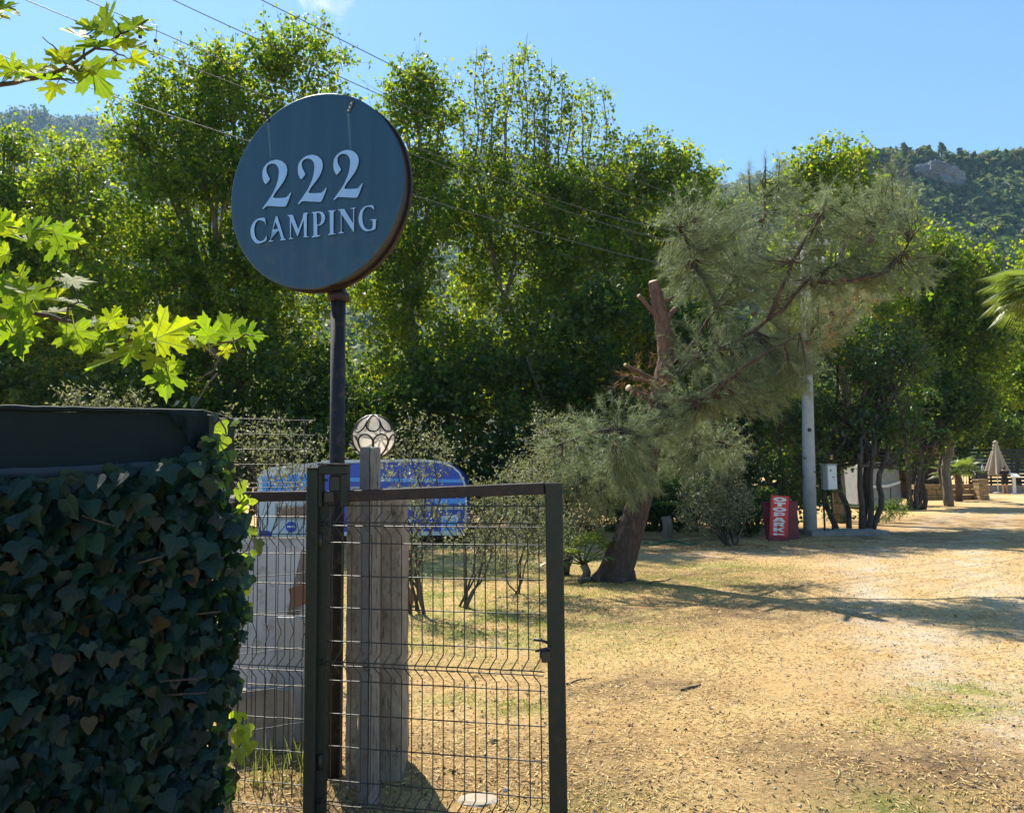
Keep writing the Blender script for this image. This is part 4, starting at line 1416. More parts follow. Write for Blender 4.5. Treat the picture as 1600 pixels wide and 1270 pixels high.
def lock_post():
    root = thing('gate_post', 'square dark green steel post with an open lock case at its head', 'post', Vector((at(490, 1200, 3.87).x, 3.87, 0)))
    Y = 3.86
    p = at(490, 733, Y)
    MB().bbox((p.x, Y, p.z / 2 - .08), (.052, .06, p.z + .16), .004).build('post', M['gate_green'], root)
    MB().bbox((p.x, Y, p.z + .004), (.056, .064, .008), .002).build('cap', M['gate_brown'], root)
    # lock case, an inverted U with the bolt box in it
    a, b = at(499, 728, Y + .01), at(545, 726, Y + .01)
    cy_ = Y + .015
    w = b.x - a.x
    cx = (a.x + b.x) / 2
    zt = (a.z + b.z) / 2
    mb = MB()
    mb.bbox((cx, cy_, zt - .022), (w, .07, .044), .004)
    mb.bbox((b.x - .018, cy_, zt - .12), (.036, .066, .155), .004)
    mb.bbox((a.x + .01, cy_, zt - .12), (.02, .066, .155), .004)
    mb.build('lock_case', M['gate_green'], root)
    MB().bbox((cx, cy_, zt + .005), (w * 1.04, .08, .01), .003, ry=.03).build('cap', M['gate_brown'], root)
    mb = MB()
    mb.bbox(at(524, 757, cy_ + .005), (.055, .03, .085), .004)
    mb.bbox(at(507, 750, cy_), (.03, .012, .014), .003)
    mb.build('lock', M['black_iron'], root)
    MB().bbox(at(515, 776, cy_ - .01), (.05, .05, .055), .006).build('hinge_block', M['black_iron'], root)


lock_post()


def left_leaf():
    Y = 4.12
    root = thing('gate_leaf', 'left gate leaf of bent wire under a brown rail, between ivy and post', 'gate', Vector((at(430, 1200, Y).x, Y, 0)))
    mb = MB()
    bar(mb, at(350, 776, Y), at(483, 774.5, Y - .1), .05, .05)
    mb.build('top_rail', M['gate_brown'], root)
    zs = [at(430, y, Y).z for y in (806, 832, 838, 862, 908, 958, 1008, 1033, 1039, 1065, 1115, 1165, 1215, 1250)]
    panel_wires(root, (at(348, 800, Y).x, Y), (at(482, 800, Y - .1).x, Y - .1), .03, at(430, 785, Y).z, .0505, zs, [at(430, 835, Y).z, at(430, 1036, Y).z], .0024, lat=-.024)
    r2 = thing('wire_fence', 'taller welded wire fence panel rising above the brown rail beside the ivy', 'fence', Vector((at(420, 1200, 4.3).x, 4.3, 0)))
    YA, YB = 4.25, 4.5
    zt = at(345, 652, YA).z
    zs = [zt - .005 - i * .082 * (1 if i < 3 else 1) for i in range(3)] + [zt - .37 + .02, zt - .375 + .0] + [zt - .25 - .2 * i for i in range(0, 9)]
    panel_wires(r2, (at(340, 652, YA).x, YA), (at(492, 652, YB).x, YB), .02, zt + .012, .066, zs, [zt - .36, zt - 1.15], .0022, lat=.012)
    MB().bbox((at(352, 700, YA).x, YA + .04, zt / 2), (.05, .05, zt), .004).build('post', M['gate_green'], r2)


left_leaf()


def pillar_group():
    # eroded concrete pillar carrying the globe lamp
    Y = 4.5
    x0, x1 = at(560, 1000, Y - .14).x, at(628, 1000, Y - .14).x
    zt = at(590, 766, Y - .14).z
    r = thing('concrete_pillar', 'pitted brown concrete pillar behind the gate, carrying the globe lamp', 'pillar', Vector(((x0 + x1) / 2, Y, 0)))
    rough_box('shaft', ((x0 + x1) / 2, Y, zt / 2 - .08), (x1 - x0, .28, zt + .16), M['concrete'], r, .011, .02, seed=3.3, scale=7)
    # second, narrow slab of concrete left of it, behind the lock post
    r = thing('concrete_post', 'narrow rough concrete post between the sign pole and the pillar', 'post', Vector((at(551, 1000, 4.32).x, 4.32, 0)))
    rough_box('shaft', (at(551, 1000, 4.32).x, 4.32, .64), (.062, .07, 1.66), M['concrete'], r, .008, .02, seed=8.1, scale=7)
    # steel post and weathered timber post side by side, in front
    Y2 = 4.16
    zt2 = at(577, 698, Y2).z
    xa, xb, xc = at(562, 900, Y2).x, at(578, 900, Y2).x, at(592, 900, Y2).x
    o = MB().bbox(((xa + xb) / 2, Y2, zt2 / 2 - .07), (xb - xa - .002, .05, zt2 + .14), .003).build('steel_post', M['grey_steel'])
    tag(o, 'smooth grey steel post, left half of the pair in front of the globe lamp', 'post')
    r = thing('timber_post', 'split weathered timber post, right half of the pair before the globe lamp', 'post', Vector(((xb + xc) / 2, Y2, 0)))
    rough_box('timber', ((xb + xc) / 2 + .002, Y2, zt2 / 2 - .07), (xc - xb, .055, zt2 + .138), M['old_wood'], r, .004, .012, seed=1.7, scale=12, top_cut=.02)
    # sign pole
    Y3 = 4.36
    px_ = at(528, 600, Y3).x


pillar_group()


def globe_lamp():
    Y = 4.55
    c = at(584, 682, Y)
    R = .121
    zt = at(590, 766, 4.36).z
    root = thing('globe_lamp', 'round leaded glass globe lamp with black petal shaped frame, unlit', 'lamp', Vector((c.x, c.y, zt)))
    MB().lathe([(.055, zt - .02), (.055, zt + .01), (.03, zt + .02), (.022, c.z - R - .01), (.05, c.z - R - .005), (.055, c.z - R + .012)], (c.x, c.y, 0), 20).build('base', M['black_iron'], root)
    def shell(a0, a1, m_):
        mb = MB()
        aa = np.linspace(a0, a1, 14)
        vs = [c + Vector((math.cos(q) * math.cos(a), math.sin(q) * math.cos(a), math.sin(a))) * R * .97 for a in aa for q in np.linspace(0, 2 * math.pi, 40, endpoint=False)]
        mb.add(vs, [(i * 40 + j, i * 40 + (j + 1) % 40, (i + 1) * 40 + (j + 1) % 40, (i + 1) * 40 + j) for i in range(13) for j in range(40)], True)
        mb.build('glass_globe', m_, root)
    shell(-1.35, .2, M['globe'])
    shell(.2, 1.54, M['globe_clear'])
    fr = MB()

    def sp(lon, lat, rr=R * 1.005):
        return c + Vector((math.cos(lon) * math.cos(lat), math.sin(lon) * math.cos(lat), math.sin(lat))) * rr
    n = 8
    dl = math.pi / n
    off = math.radians(-90 + 8)
    for k in range(n):
        l0 = off + k * 2 * dl
        # upper petals: U with the open end at the top
        pts = [sp(l0 - dl * .96, la) for la in np.radians([86, 70, 52, 40])]
        pts += [sp(l0 - dl * .96 * math.cos(u), math.radians(36) - math.radians(25) * math.sin(u)) for u in np.linspace(0, math.pi, 11)]
        pts += [sp(l0 + dl * .96, la) for la in np.radians([40, 52, 70, 86])]
        fr.tube(pts, .0052, 5, False)
        l1 = l0 + dl
        pts = [sp(l1 - dl * .96, la) for la in np.radians([-80, -60, -40, -22])]
        pts += [sp(l1 - dl * .96 * math.cos(u), math.radians(-18) + math.radians(22) * math.sin(u)) for u in np.linspace(0, math.pi, 11)]
        pts += [sp(l1 + dl * .96, la) for la in np.radians([-22, -40, -60, -80])]
        fr.tube(pts, .0052, 5, False)
    fr.tube([sp(a, math.radians(86)) for a in np.linspace(0, 2 * math.pi, 12)], .004, 5, False)
    fr.build('frame', M['black_iron'], root)


globe_lamp()

# ------------------------------------------------------------------ the round sign
G2A = [(170, 735), (125, 650), (112, 560), (125, 450), (180, 370), (260, 310), (370, 283), (470, 310), (545, 380), (567, 470), (550, 570), (500, 680), (420, 790), (340, 890), (300, 977), (420, 978), (540, 970), (582, 930), (620, 875), (636, 885), (590, 1010), (545, 1120), (515, 1135), (350, 1127), (200, 1118), (160, 1150), (130, 1180), (112, 1165), (200, 1050), (300, 900), (360, 770), (400, 640), (415, 500), (400, 420), (350, 365), (285, 352), (220, 378), (186, 430), (188, 500), (215, 570), (255, 635), (215, 690)]
GL = {
    'C': ((380, 325, 14.545), [(505, 385), (495, 320), (400, 278), (330, 285), (285, 340), (255, 430), (248, 520), (265, 630), (310, 720), (380, 760), (450, 745), (500, 690), (525, 630), (535, 650), (530, 745), (430, 790), (350, 815), (270, 790), (200, 700), (165, 590), (165, 490), (190, 400), (250, 300), (340, 240), (430, 222), (495, 230), (505, 300), (522, 385)], []),
    'A': ((380, 325, 14.545), [(575, 770), (580, 755), (610, 735), (720, 260), (745, 190), (775, 190), (810, 300), (930, 690), (975, 715), (970, 730), (840, 740), (835, 725), (865, 700), (825, 560), (800, 515), (655, 540), (640, 600), (625, 720), (640, 740), (685, 745), (680, 760)], [[(735, 315), (680, 492), (795, 478)]]),
    'M': ((380, 325, 14.545), [(1035, 715), (1040, 700), (1065, 680), (1060, 240), (1045, 195), (1005, 170), (1010, 160), (1130, 160), (1250, 490), (1350, 240), (1365, 130), (1385, 115), (1475, 110), (1480, 120), (1445, 150), (1440, 630), (1455, 650), (1495, 650), (1490, 665), (1365, 668), (1370, 655), (1385, 640), (1375, 270), (1240, 640), (1225, 635), (1090, 310), (1085, 660), (1100, 685), (1140, 690), (1135, 705)], []),
    'P': ((480, 315, 13.333), [(95, 755), (100, 735), (135, 700), (130, 260), (115, 245), (90, 240), (95, 225), (240, 205), (320, 220), (370, 290), (372, 360), (345, 440), (290, 490), (210, 510), (210, 690), (240, 705), (280, 708), (275, 722)], [[(195, 240), (205, 485), (250, 480), (285, 430), (300, 350), (290, 280), (250, 235)]]),
    'I': ((480, 315, 13.333), [(430, 700), (440, 685), (475, 650), (470, 240), (460, 215), (430, 205), (435, 192), (590, 178), (590, 190), (550, 215), (545, 640), (560, 665), (600, 670), (600, 680)], []),
    'N': ((480, 315, 13.333), [(650, 670), (655, 655), (700, 625), (700, 235), (680, 190), (645, 180), (650, 165), (770, 155), (955, 455), (960, 170), (940, 155), (905, 150), (910, 138), (1005, 125), (1005, 135), (978, 160), (975, 640), (960, 630), (715, 265), (718, 620), (735, 640), (765, 645), (760, 658)], []),
    'G': ((480, 315, 13.333), [(1400, 215), (1385, 160), (1340, 120), (1260, 105), (1200, 140), (1155, 230), (1145, 350), (1165, 470), (1210, 560), (1280, 590), (1350, 565), (1365, 520), (1365, 410), (1345, 390), (1300, 388), (1305, 375), (1450, 365), (1448, 378), (1430, 400), (1425, 580), (1330, 605), (1240, 622), (1170, 600), (1095, 500), (1068, 400), (1075, 300), (1110, 190), (1180, 110), (1270, 80), (1380, 80), (1390, 150)], []),
}


def chaikin(p):
    out = []
    for i in range(len(p)):
        a, b = p[i], p[(i + 1) % len(p)]
        out += [(a[0] * .8 + b[0] * .2, a[1] * .8 + b[1] * .2), (a[0] * .2 + b[0] * .8, a[1] * .2 + b[1] * .8)]
    return out


def ccw(p):
    ar = sum(p[i][0] * p[(i + 1) % len(p)][1] - p[(i + 1) % len(p)][0] * p[i][1] for i in range(len(p)))
    return p if ar > 0 else p[::-1]


def round_sign():
    yaw = math.radians(19)
    C = at(490, 298, 4.3)
    R = .548
    u = Vector((math.cos(yaw), -math.sin(yaw), 0))
    v = Vector((0, 0, 1))
    n = Vector((-math.sin(yaw), -math.cos(yaw), 0))
    M3 = Matrix((u, v, n)).transposed()
    Y3 = 4.40
    pxx = at(528, 600, Y3).x
    root = thing('round_sign', 'round blue grey sign reading 222 CAMPING on a tall dark pole', 'sign', Vector((pxx, Y3, 0)))
    MB().tube([(pxx, Y3, -.2), (pxx, Y3, 1.2), (pxx - .002, Y3, C.z - R + .05)], .041, 20).build('pole', M['pole_blue'], root)
    MB().lathe([(.06, -.02), (.06, .02), (.048, .03)], (pxx, Y3, C.z - R - .03), 20).build('collar', M['gate_brown'], root)

    def disc(name, prof, mat, smooth=False, seg=96):
        mb = MB()
        mb.lathe(prof, C, seg, smooth, M3)
        o = MBfix(mb, name, mat)
        return o

    def MBfix(mb, name, mat):
        # keep the sign's own axes: object turned by yaw, mesh in local coordinates
        me = bpy.data.meshes.new(name)
        inv = M3.transposed()
        me.from_pydata([tuple(inv @ (q - C)) for q in mb.v], [], mb.f)
        me.polygons.foreach_set('use_smooth', mb.sm)
        me.materials.append(mat)
        o = bpy.data.objects.new(name, me)
        COL.objects.link(o)
        o.parent = root
        o.matrix_local = Matrix.Translation(C - root.location) @ M3.to_4x4()
        return o

    disc('rim', [(R * .9, -.105), (R * .985, -.105), (R * .985, -.012), (R * .9, -.012)], M['black_iron'])
    disc('face', [(R - .012, -.014), (R, -.012), (R + .002, -.004), (R - .003, 0.0), (R - .02, 0.001)], M['sign_face'])
    disc('back_plate', [(R - .03, -.12), (R, -.118), (R, -.106), (R - .03, -.104)], M['grey_steel'])
    # perforated strip round the back of the rim
    mb = MB()
    mb.lathe([(R * 1.0, -.106), (R * 1.012, -.106), (R * 1.012, -.08), (R * 1.0, -.08)], C, 96, False, M3)
    MBfix(mb, 'perforated_strip', M['gate_brown'])
    mb = MB()
    for k in range(150):
        a = 2 * math.pi * k / 150
        p = C + M3 @ Vector((math.cos(a) * R * 1.0125, math.sin(a) * R * 1.0125, -.093))
        d = (M3 @ Vector((math.cos(a), math.sin(a), 0))).normalized()
        Q = d.to_track_quat('Z', 'Y').to_matrix()
        mb.box(p, (.009, .009, .002), M=Q)
    o = MBfix(mb, 'perforation', M['black_iron'])
    o['kind'] = 'stuff'
    # numerals and letters, raised, pale face and dark edge
    p0 = C + n * .009

    def glyph(name, poly, holes):
        def loc(q):
            w = on_plane(q[0], q[1], p0, n) - p0
            return (w.dot(u), w.dot(v))
        P_ = ccw([loc(q) for q in poly])
        H = [ccw([loc(q) for q in h])[::-1] for h in holes]
        mb = MB()
        mb.prism(P_, H, .0075, M3, p0)
        o = MBfix(mb, name, M['letters_skylit'])
        me = o.data
        me.materials.append(M['letter_side'])
        for pl in me.polygons:
            pl.material_index = 0 if pl.normal.z > .7 else 1
        return o

    for (dx, dy, s) in ((0, 0, 1.0), (55.4, -7.6, 1.005), (111.0, -14.6, 1.02)):
        ax, ay = 400 + 170 / 11.55, 225 + 735 / 11.55
        poly = [(ax + dx + (x - 170) / 11.55 * s, ay + dy + (y - 735) / 11.55 * s) for (x, y) in chaikin(G2A)]
        glyph('numeral', poly, [])
    for k in 'CAMPING':
        (ox, oy, sc_), poly, holes = GL[k]
        if k in 'CG': poly = chaikin(poly)
        glyph('letter', [(ox + x / sc_, oy + y / sc_) for x, y in poly], [[(ox + x / sc_, oy + y / sc_) for x, y in h] for h in holes])
    # two fixing clips with their rain streaks
    for (x0, y0, x1, y1, sy) in ((411, 174, 419, 190, 246), (551, 158, 544, 175, 236)):
        a, b = on_plane(x0, y0, C + n * .006, n), on_plane(x1, y1, C + n * .006, n)
        mb = MB()
        t = (b - a).normalized()
        R3 = Matrix((t, n.cross(t), n)).transposed()
        mb.bbox((a + b) / 2, ((b - a).length, .02, .006), .002, M=R3)
        clip = mb.build('clip', M['grey_steel'] if x0 > 500 else M['gate_brown'], root)
        for q in (.25, .6, .9):
            MB().lathe([(.0045, 0), (.0045, .003), (.002, .004)], a.lerp(b, q) + n * .003, 8, M=M3).build('screw', M['white_paint'], clip)
        mb = MB()
        s0, s1 = on_plane(x1, y1 + 2, C + n * .0018, n), on_plane(x1 + 4, sy, C + n * .0018, n)
        w = .008
        mb.add([s0 - u * w, s0 + u * w, s1 + u * w * .6, s1 - u * w * .6], [(0, 3, 2, 1)])
        mb.build('rain_streak', M['streak'], root)


M['streak'] = surf('rain_streak', (.05, .12, .19), (.035, .10, .165), .6, 8, bump=0)
round_sign()


# ------------------------------------------------------------------ shade cloth fence and ivy
def hedge_Y(px):
    return 3.02 + (px / 355.0) * .42


def cloth_fence():
    root = thing('shade_cloth_fence', 'dark green shade cloth stretched along the fence top above the ivy', 'fence', Vector((at(150, 700, 3.2).x, 3.2, 0)))
    V, F = [], []
    nx, nz = 110, 60
    for i in range(nx + 1):
        px = -260 + (318 + 260) * i / nx
        Y = hedge_Y(px) + .06
        zt = at(px, 638 + max(px, 0) * .022, Y).z + .004 * math.sin(px * .05)
        x = at(px, 700, Y).x
        for j in range(nz + 1):
            t = j / nz
            z = zt * (1 - t) + .02 * t
            if j == 0: z = zt - .006
            sag = .012 * noise.noise(Vector((px * .012, z * 3, 0))) + .006 * noise.noise(Vector((px * .05, z * 9, 3)))
            fold = .012 * math.exp(-((zt - z - .245) / .012) ** 2)
            V.append((x, Y + sag - fold, z))
    for i in range(nx):
        for j in range(nz):
            a = i * (nz + 1) + j
            F.append((a, a + 1, a + nz + 2, a + nz + 1))
    o = np_part('shade_cloth', np.array(V), np.array(F), M['shade_cloth'], root, smooth=True)
    mb = MB()
    pts = []
    for i in range(40):
        px = -260 + (318 + 260) * i / 39
        Y = hedge_Y(px) + .055
        pts.append(Vector((at(px, 700, Y).x, Y, at(px, 638 + max(px, 0) * .022, Y).z + .003 + .004 * noise.noise(Vector((px * .03, 0, 0))))))
    mb.tube(pts, .011, 8)
    mb.build('rolled_top', M['shade_cloth'], root)
    mb = MB()
    pts2, vs, fs = [], [], []
    for i in range(41):
        px = -260 + (300 + 260) * i / 40
        Y = hedge_Y(px) + .035
        dz = .006 * noise.noise(Vector((px * .02, 5, 0)))
        x = at(px, 700, Y).x
        za, zb = at(px, 733 - max(px, 0) * .045, Y).z + dz, at(px, 750 - max(px, 0) * .05, Y).z + dz * 2
        vs += [(x, Y - .006, za), (x, Y - .018, (za + zb) / 2), (x, Y - .004, zb)]
    for i in range(40):
        for j in range(2):
            a = i * 3 + j
            fs.append((a, a + 1, a + 4, a + 3))
    mb.add(vs, fs, True)
    mb.build('hem', M['hem'], root)
    # corner of the cloth thrown over the end post, in folds
    V, F = [], []
    n1, n2 = 26, 22
    for i in range(n1 + 1):
        s = i / n1
        for j in range(n2 + 1):
            t = j / n2
            px = 262 + 62 * s + 14 * t * (1 - s)
            py = 640 + 3 * s + (62 - 34 * abs(s - .55)) * t * (.35 + .9 * s) + 8 * t
            Y = hedge_Y(px) + .03 - .018 * math.sin(s * 13 + t * 2.5) * (.3 + t) - .012 * noise.noise(Vector((s * 6, t * 4, 2)))
            V.append(tuple(at(px, py, Y)))
    for i in range(n1):
        for j in range(n2):
            a = i * (n2 + 1) + j
            F.append((a, a + 1, a + n2 + 2, a + n2 + 1))
    np_part('cloth_flap', np.array(V), np.array(F), M['shade_cloth'], root, smooth=True)
    mb = MB()
    Y = hedge_Y(322) + .09
    x = at(322, 700, Y).x
    mb.bbox((x, Y, .93), (.05, .05, 1.86), .004)
    mb.build('post', M['gate_green'], root)
    return root


cloth_fence()


def leaf_mesh(name, outline, cup=.12, mat=None, petiole=.25, center=(0, .35), droop=.1):
    """a leaf: tip towards +Y, normal +Z, unit length; folded along its ribs"""
    V = [(center[0], center[1], 0)]
    for (x, y) in outline:
        r = math.hypot(x - center[0], y - center[1])
        V.append((x, y, cup * (r ** 1.3) * (1 if abs(x) > .12 else .3) - droop * y * y))
    n = len(outline)
    F = [(0, 1 + i, 1 + (i + 1) % n) for i in range(n)]
    if petiole:
        b = len(V)
        V += [(-.012, .02, .0), (.012, .02, 0), (.008, -petiole, -.05 * petiole), (-.008, -petiole, -.05 * petiole)]
        F.append((b, b + 1, b + 2, b + 3))
    me = bpy.data.meshes.new(name)
    me.from_pydata(V, [], F)
    me.materials.append(mat)
    uv = me.uv_layers.new(name='UVMap')
    for l in me.loops:
        uv.data[l.index].uv = (V[l.vertex_index][0], V[l.vertex_index][1])
    me.update()
    return me


def mirror_outline(half):
    return half + [(-x, y) for (x, y) in reversed(half) if abs(x) > 1e-6]


IVY_A = mirror_outline([(0, .04), (.16, -.06), (.34, -.04), (.46, .12), (.44, .34), (.33, .55), (.2, .78), (0, 1.0)])
IVY_B = mirror_outline([(0, .05), (.14, -.05), (.30, -.08), (.50, .06), (.62, .30), (.42, .40), (.30, .48), (.24, .70), (0, 1.0)])
IVY_C = mirror_outline([(0, .02), (.2, -.08), (.42, .0), (.54, .2), (.40, .36), (.36, .56), (.16, .8), (0, .96)])
PL = mirror_outline([(0, .0), (.10, -.06), (.24, -.10), (.38, -.16), (.40, -.04), (.55, -.02), (.46, .08), (.56, .16), (.40, .17), (.30, .24), (.44, .32), (.56, .34), (.72, .50), (.58, .52), (.60, .64), (.47, .58), (.38, .56), (.24, .46), (.17, .50), (.19, .62), (.30, .72), (.20, .76), (.17, .88), (.07, .90), (0, 1.08)])
IVY_ME = [leaf_mesh('ivy_leaf', o, c, M['ivy'], .3, (0, .3), d) for o, c, d in ((IVY_A, .16, .12), (IVY_B, .14, .2), (IVY_C, -.12, .08), (IVY_B, -.1, .15))]
IVYB_ME = [leaf_mesh('ivy_leaf', o, c, M['ivy_bright'], .3, (0, .3), d) for o, c, d in ((IVY_A, .16, .12), (IVY_B, .14, .2), (IVY_C, -.12, .08))]
PL_ME = [leaf_mesh('plane_leaf', PL, c, M['near_leaf'], .45, (0, .22), d) for c, d in ((.22, .1), (.1, .25), (-.12, .12), (.3, -.1))]


def place_leaf(me, root, p, normal, tip, size, name='leaf'):
    z = Vector(normal).normalized()
    y = Vector(tip) - z * z.dot(Vector(tip))
    if y.length < 1e-4: y = z.orthogonal()
    y.normalize()
    x = y.cross(z)
    R = Matrix((x, y, z)).transposed().to_4x4()
    o = bpy.data.objects.new(name, me)
    COL.objects.link(o)
    o.parent = root
    o.matrix_local = Matrix.Translation(Vector(p) - wloc(root)) @ R @ Matrix.Scale(size, 4)
    return o


def leaves_joined(mes, items):
    """many leaves as one array mesh; items: (p, normal, tip, size)"""
    Vs, Fs, UV, n = [], [], [], 0
    T = []
    for me in mes:
        co = np.array([list(v.co) for v in me.vertices])
        tr = [list(p.vertices) for p in me.polygons if len(p.vertices) == 3]
        T.append((co, np.array(tr)))
    for i, (p, nr, tp, s) in enumerate(items):
        z = Vector(nr).normalized()
        y = Vector(tp) - z * z.dot(Vector(tp)); y.normalize()
        x = y.cross(z)
        co, tr = T[i % len(T)]
        V = (np.outer(co[:, 0], x) + np.outer(co[:, 1], y) + np.outer(co[:, 2], z)) * s + np.array(p)
        Vs.append(V); Fs.append(tr + n); UV.append(co[tr.ravel(), :2]); n += len(co)
    return np.concatenate(Vs), np.concatenate(Fs), np.concatenate(UV)


def ivy():
    root = thing('ivy', 'dense curtain of dark ivy leaves hanging over the left fence', 'ivy', Vector((at(160, 1200, 3.2).x, 3.15, 0)))

    def right_edge(py):
        return float(np.interp(py, [690, 730, 800, 880, 960, 1040, 1120, 1200, 1290], [318, 340, 368, 378, 380, 368, 356, 350, 356])) + 10 * noise.noise(Vector((py * .02, 0, 0)))

    def top_edge(px):
        return float(np.interp(px, [-300, 0, 110, 180, 250, 300, 330], [752, 746, 742, 738, 728, 700, 680])) + 9 * noise.noise(Vector((px * .03, 7, 0)))

    def rnd_leaf(px, py, out, s):
        Y = hedge_Y(px) - out
        nrm = Vector((random.gauss(-.1, .5), -1, random.gauss(.45, .5)))
        tip = Vector((random.gauss(0, .45), -.15, -1))
        return (at(px, py, Y), nrm, tip, s)
    # front layer: a jittered grid of the largest leaves, each its own part
    pts = []
    step = 26
    py = 735
    row = 0
    while py < 1300:
        px = -20 + (row % 2) * step / 2
        while px < 390:
            x, y = px + random.gauss(0, 12), py + random.gauss(0, 12)
            if x < right_edge(y) and y > top_edge(x) + 6:
                pts.append((x, y))
            px += step
        py += step * .80
        row += 1
    random.shuffle(pts)
    front = pts[:298]
    back = pts[298:]
    lv = 0
    for (x, y) in front:
        p, nr, tp, s = rnd_leaf(x, y - 12, random.uniform(.04, .17), .042 + .055 * random.random() ** 1.2)
        place_leaf(IVY_ME[lv % 4], root, p, nr, tp, s)
        lv += 1
    items = [rnd_leaf(x, y - 10, random.uniform(.03, .13), random.uniform(.035, .075)) for (x, y) in back]
    for _ in range(8000):
        x, y = random.uniform(-300, 392), random.uniform(690, 1320)
        if x < right_edge(y) + 14 * noise.noise(Vector((x * .05, y * .05, 3))) + 4 and y > top_edge(x) + 10 + 14 * noise.noise(Vector((x * .06, 1, 3))) and noise.noise(Vector((x * .025, y * .025, 9))) > -.42 - .3 * random.random():
            items.append(rnd_leaf(x, y - 10, random.uniform(-.06, .10), random.uniform(.03, .075)))
    V, F, UV = leaves_joined(IVY_ME, items)
    lo = np_part('leaves', V, F, M['ivy'], root, 'stuff')
    lo.data.uv_layers.new(name='UVMap').data.foreach_set('uv', UV.astype(np.float32).ravel())
    # stems
    st = MB()
    for k in range(34):
        x0 = random.uniform(-20, 360)
        y0, y1 = random.uniform(960, 1290), random.uniform(740, 900)
        q = []
        for t in np.linspace(0, 1, 9):
            xx = x0 + 40 * noise.noise(Vector((k * 3.1, t * 2, 0)))
            q.append(at(xx, y0 + (y1 - y0) * t, hedge_Y(xx) - .03 - .03 * noise.noise(Vector((k, t * 3, 1)))))
        st.tube(q, [.006 * (1 - .6 * t) for t in np.linspace(0, 1, 9)], 5)
    for (a, b) in (((250, 1064), (308, 1060)), ((262, 1085), (330, 1082)), ((128, 805), (178, 822)), ((255, 868), (215, 880)), ((300, 960), (345, 955))):
        st.tube([at(a[0], a[1], hedge_Y(a[0]) - .13), at(b[0], b[1], hedge_Y(b[0]) - .14)], .004, 5)
    st.build('stems', M['bark'], root, 'stuff')

    # shoots climbing the wire at the free end, sunlight put into their leaf colour
    r2 = thing('ivy_shoot', 'sunlit yellow green ivy shoots climbing the wire at the end of the fence', 'ivy', at(362, 760, 3.75))
    for (x, y, s, k) in [(345, 668, .07, 1), (352, 690, .075, 1), (372, 664, .05, 1), (338, 682, .05, 1), (356, 712, .085, 0), (332, 700, .07, 0), (340, 735, .06, 1), (352, 742, .05, 1), (378, 760, .055, 1), (372, 772, .06, 1), (388, 785, .06, 1), (380, 798, .055, 1), (392, 792, .035, 1), (374, 808, .045, 1), (402, 850, .09, 0), (392, 832, .05, 1), (362, 885, .10, 0), (378, 878, .04, 1), (390, 905, .085, 0), (384, 925, .05, 1),
                         (392, 888, .04, 1), (374, 945, .08, 0), (386, 952, .04, 1), (402, 838, .035, 1), (350, 775, .05, 1), (345, 800, .04, 1), (372, 1120, .08, 1), (382, 1140, .085, 1), (370, 1150, .07, 1), (392, 1165, .07, 1), (376, 1175, .08, 1), (362, 1185, .06, 1), (325, 1055, .03, 1), (330, 1065, .03, 1), (358, 1215, .1, 0), (345, 1190, .08, 0), (280, 635, .04, 0), (305, 628, .055, 0), (318, 652, .05, 1), (328, 660, .04, 1), (292, 640, .03, 1), (338, 655, .06, 0), (365, 740, .03, 1), (398, 868, .04, 1)]:
        Y = 3.72 + random.uniform(-.12, .12)
        nr = Vector((random.gauss(-.2, .4), -1, random.gauss(.3, .4)))
        tp = Vector((random.gauss(0, .5), 0, -1)) if s > .045 else Vector((random.gauss(0, 1), 0, random.gauss(0, 1)))
        place_leaf((IVYB_ME if k else IVY_ME)[random.randrange(3)], r2, at(x, y - 8, Y), nr, tp, s)
    mb = MB()
    for path in ([(345, 1020), (360, 950), (352, 880), (366, 800), (350, 720), (330, 660), (322, 640)], [(366, 800), (382, 775), (372, 745)], [(352, 880), (385, 860), (398, 830)], [(318, 642), (345, 648), (372, 660)], [(360, 1260), (372, 1180), (380, 1120)], [(300, 640), (312, 622), (325, 600), (340, 583)], [(358, 700), (352, 670), (340, 650)]):
        q = [at(x + 3 * noise.noise(Vector((x, y, 0))), y, 3.74) for x, y in path]
        mb.tube(q, [.004] * len(q), 5)
    mb.build('stem', M['bark'], r2)


ivy()


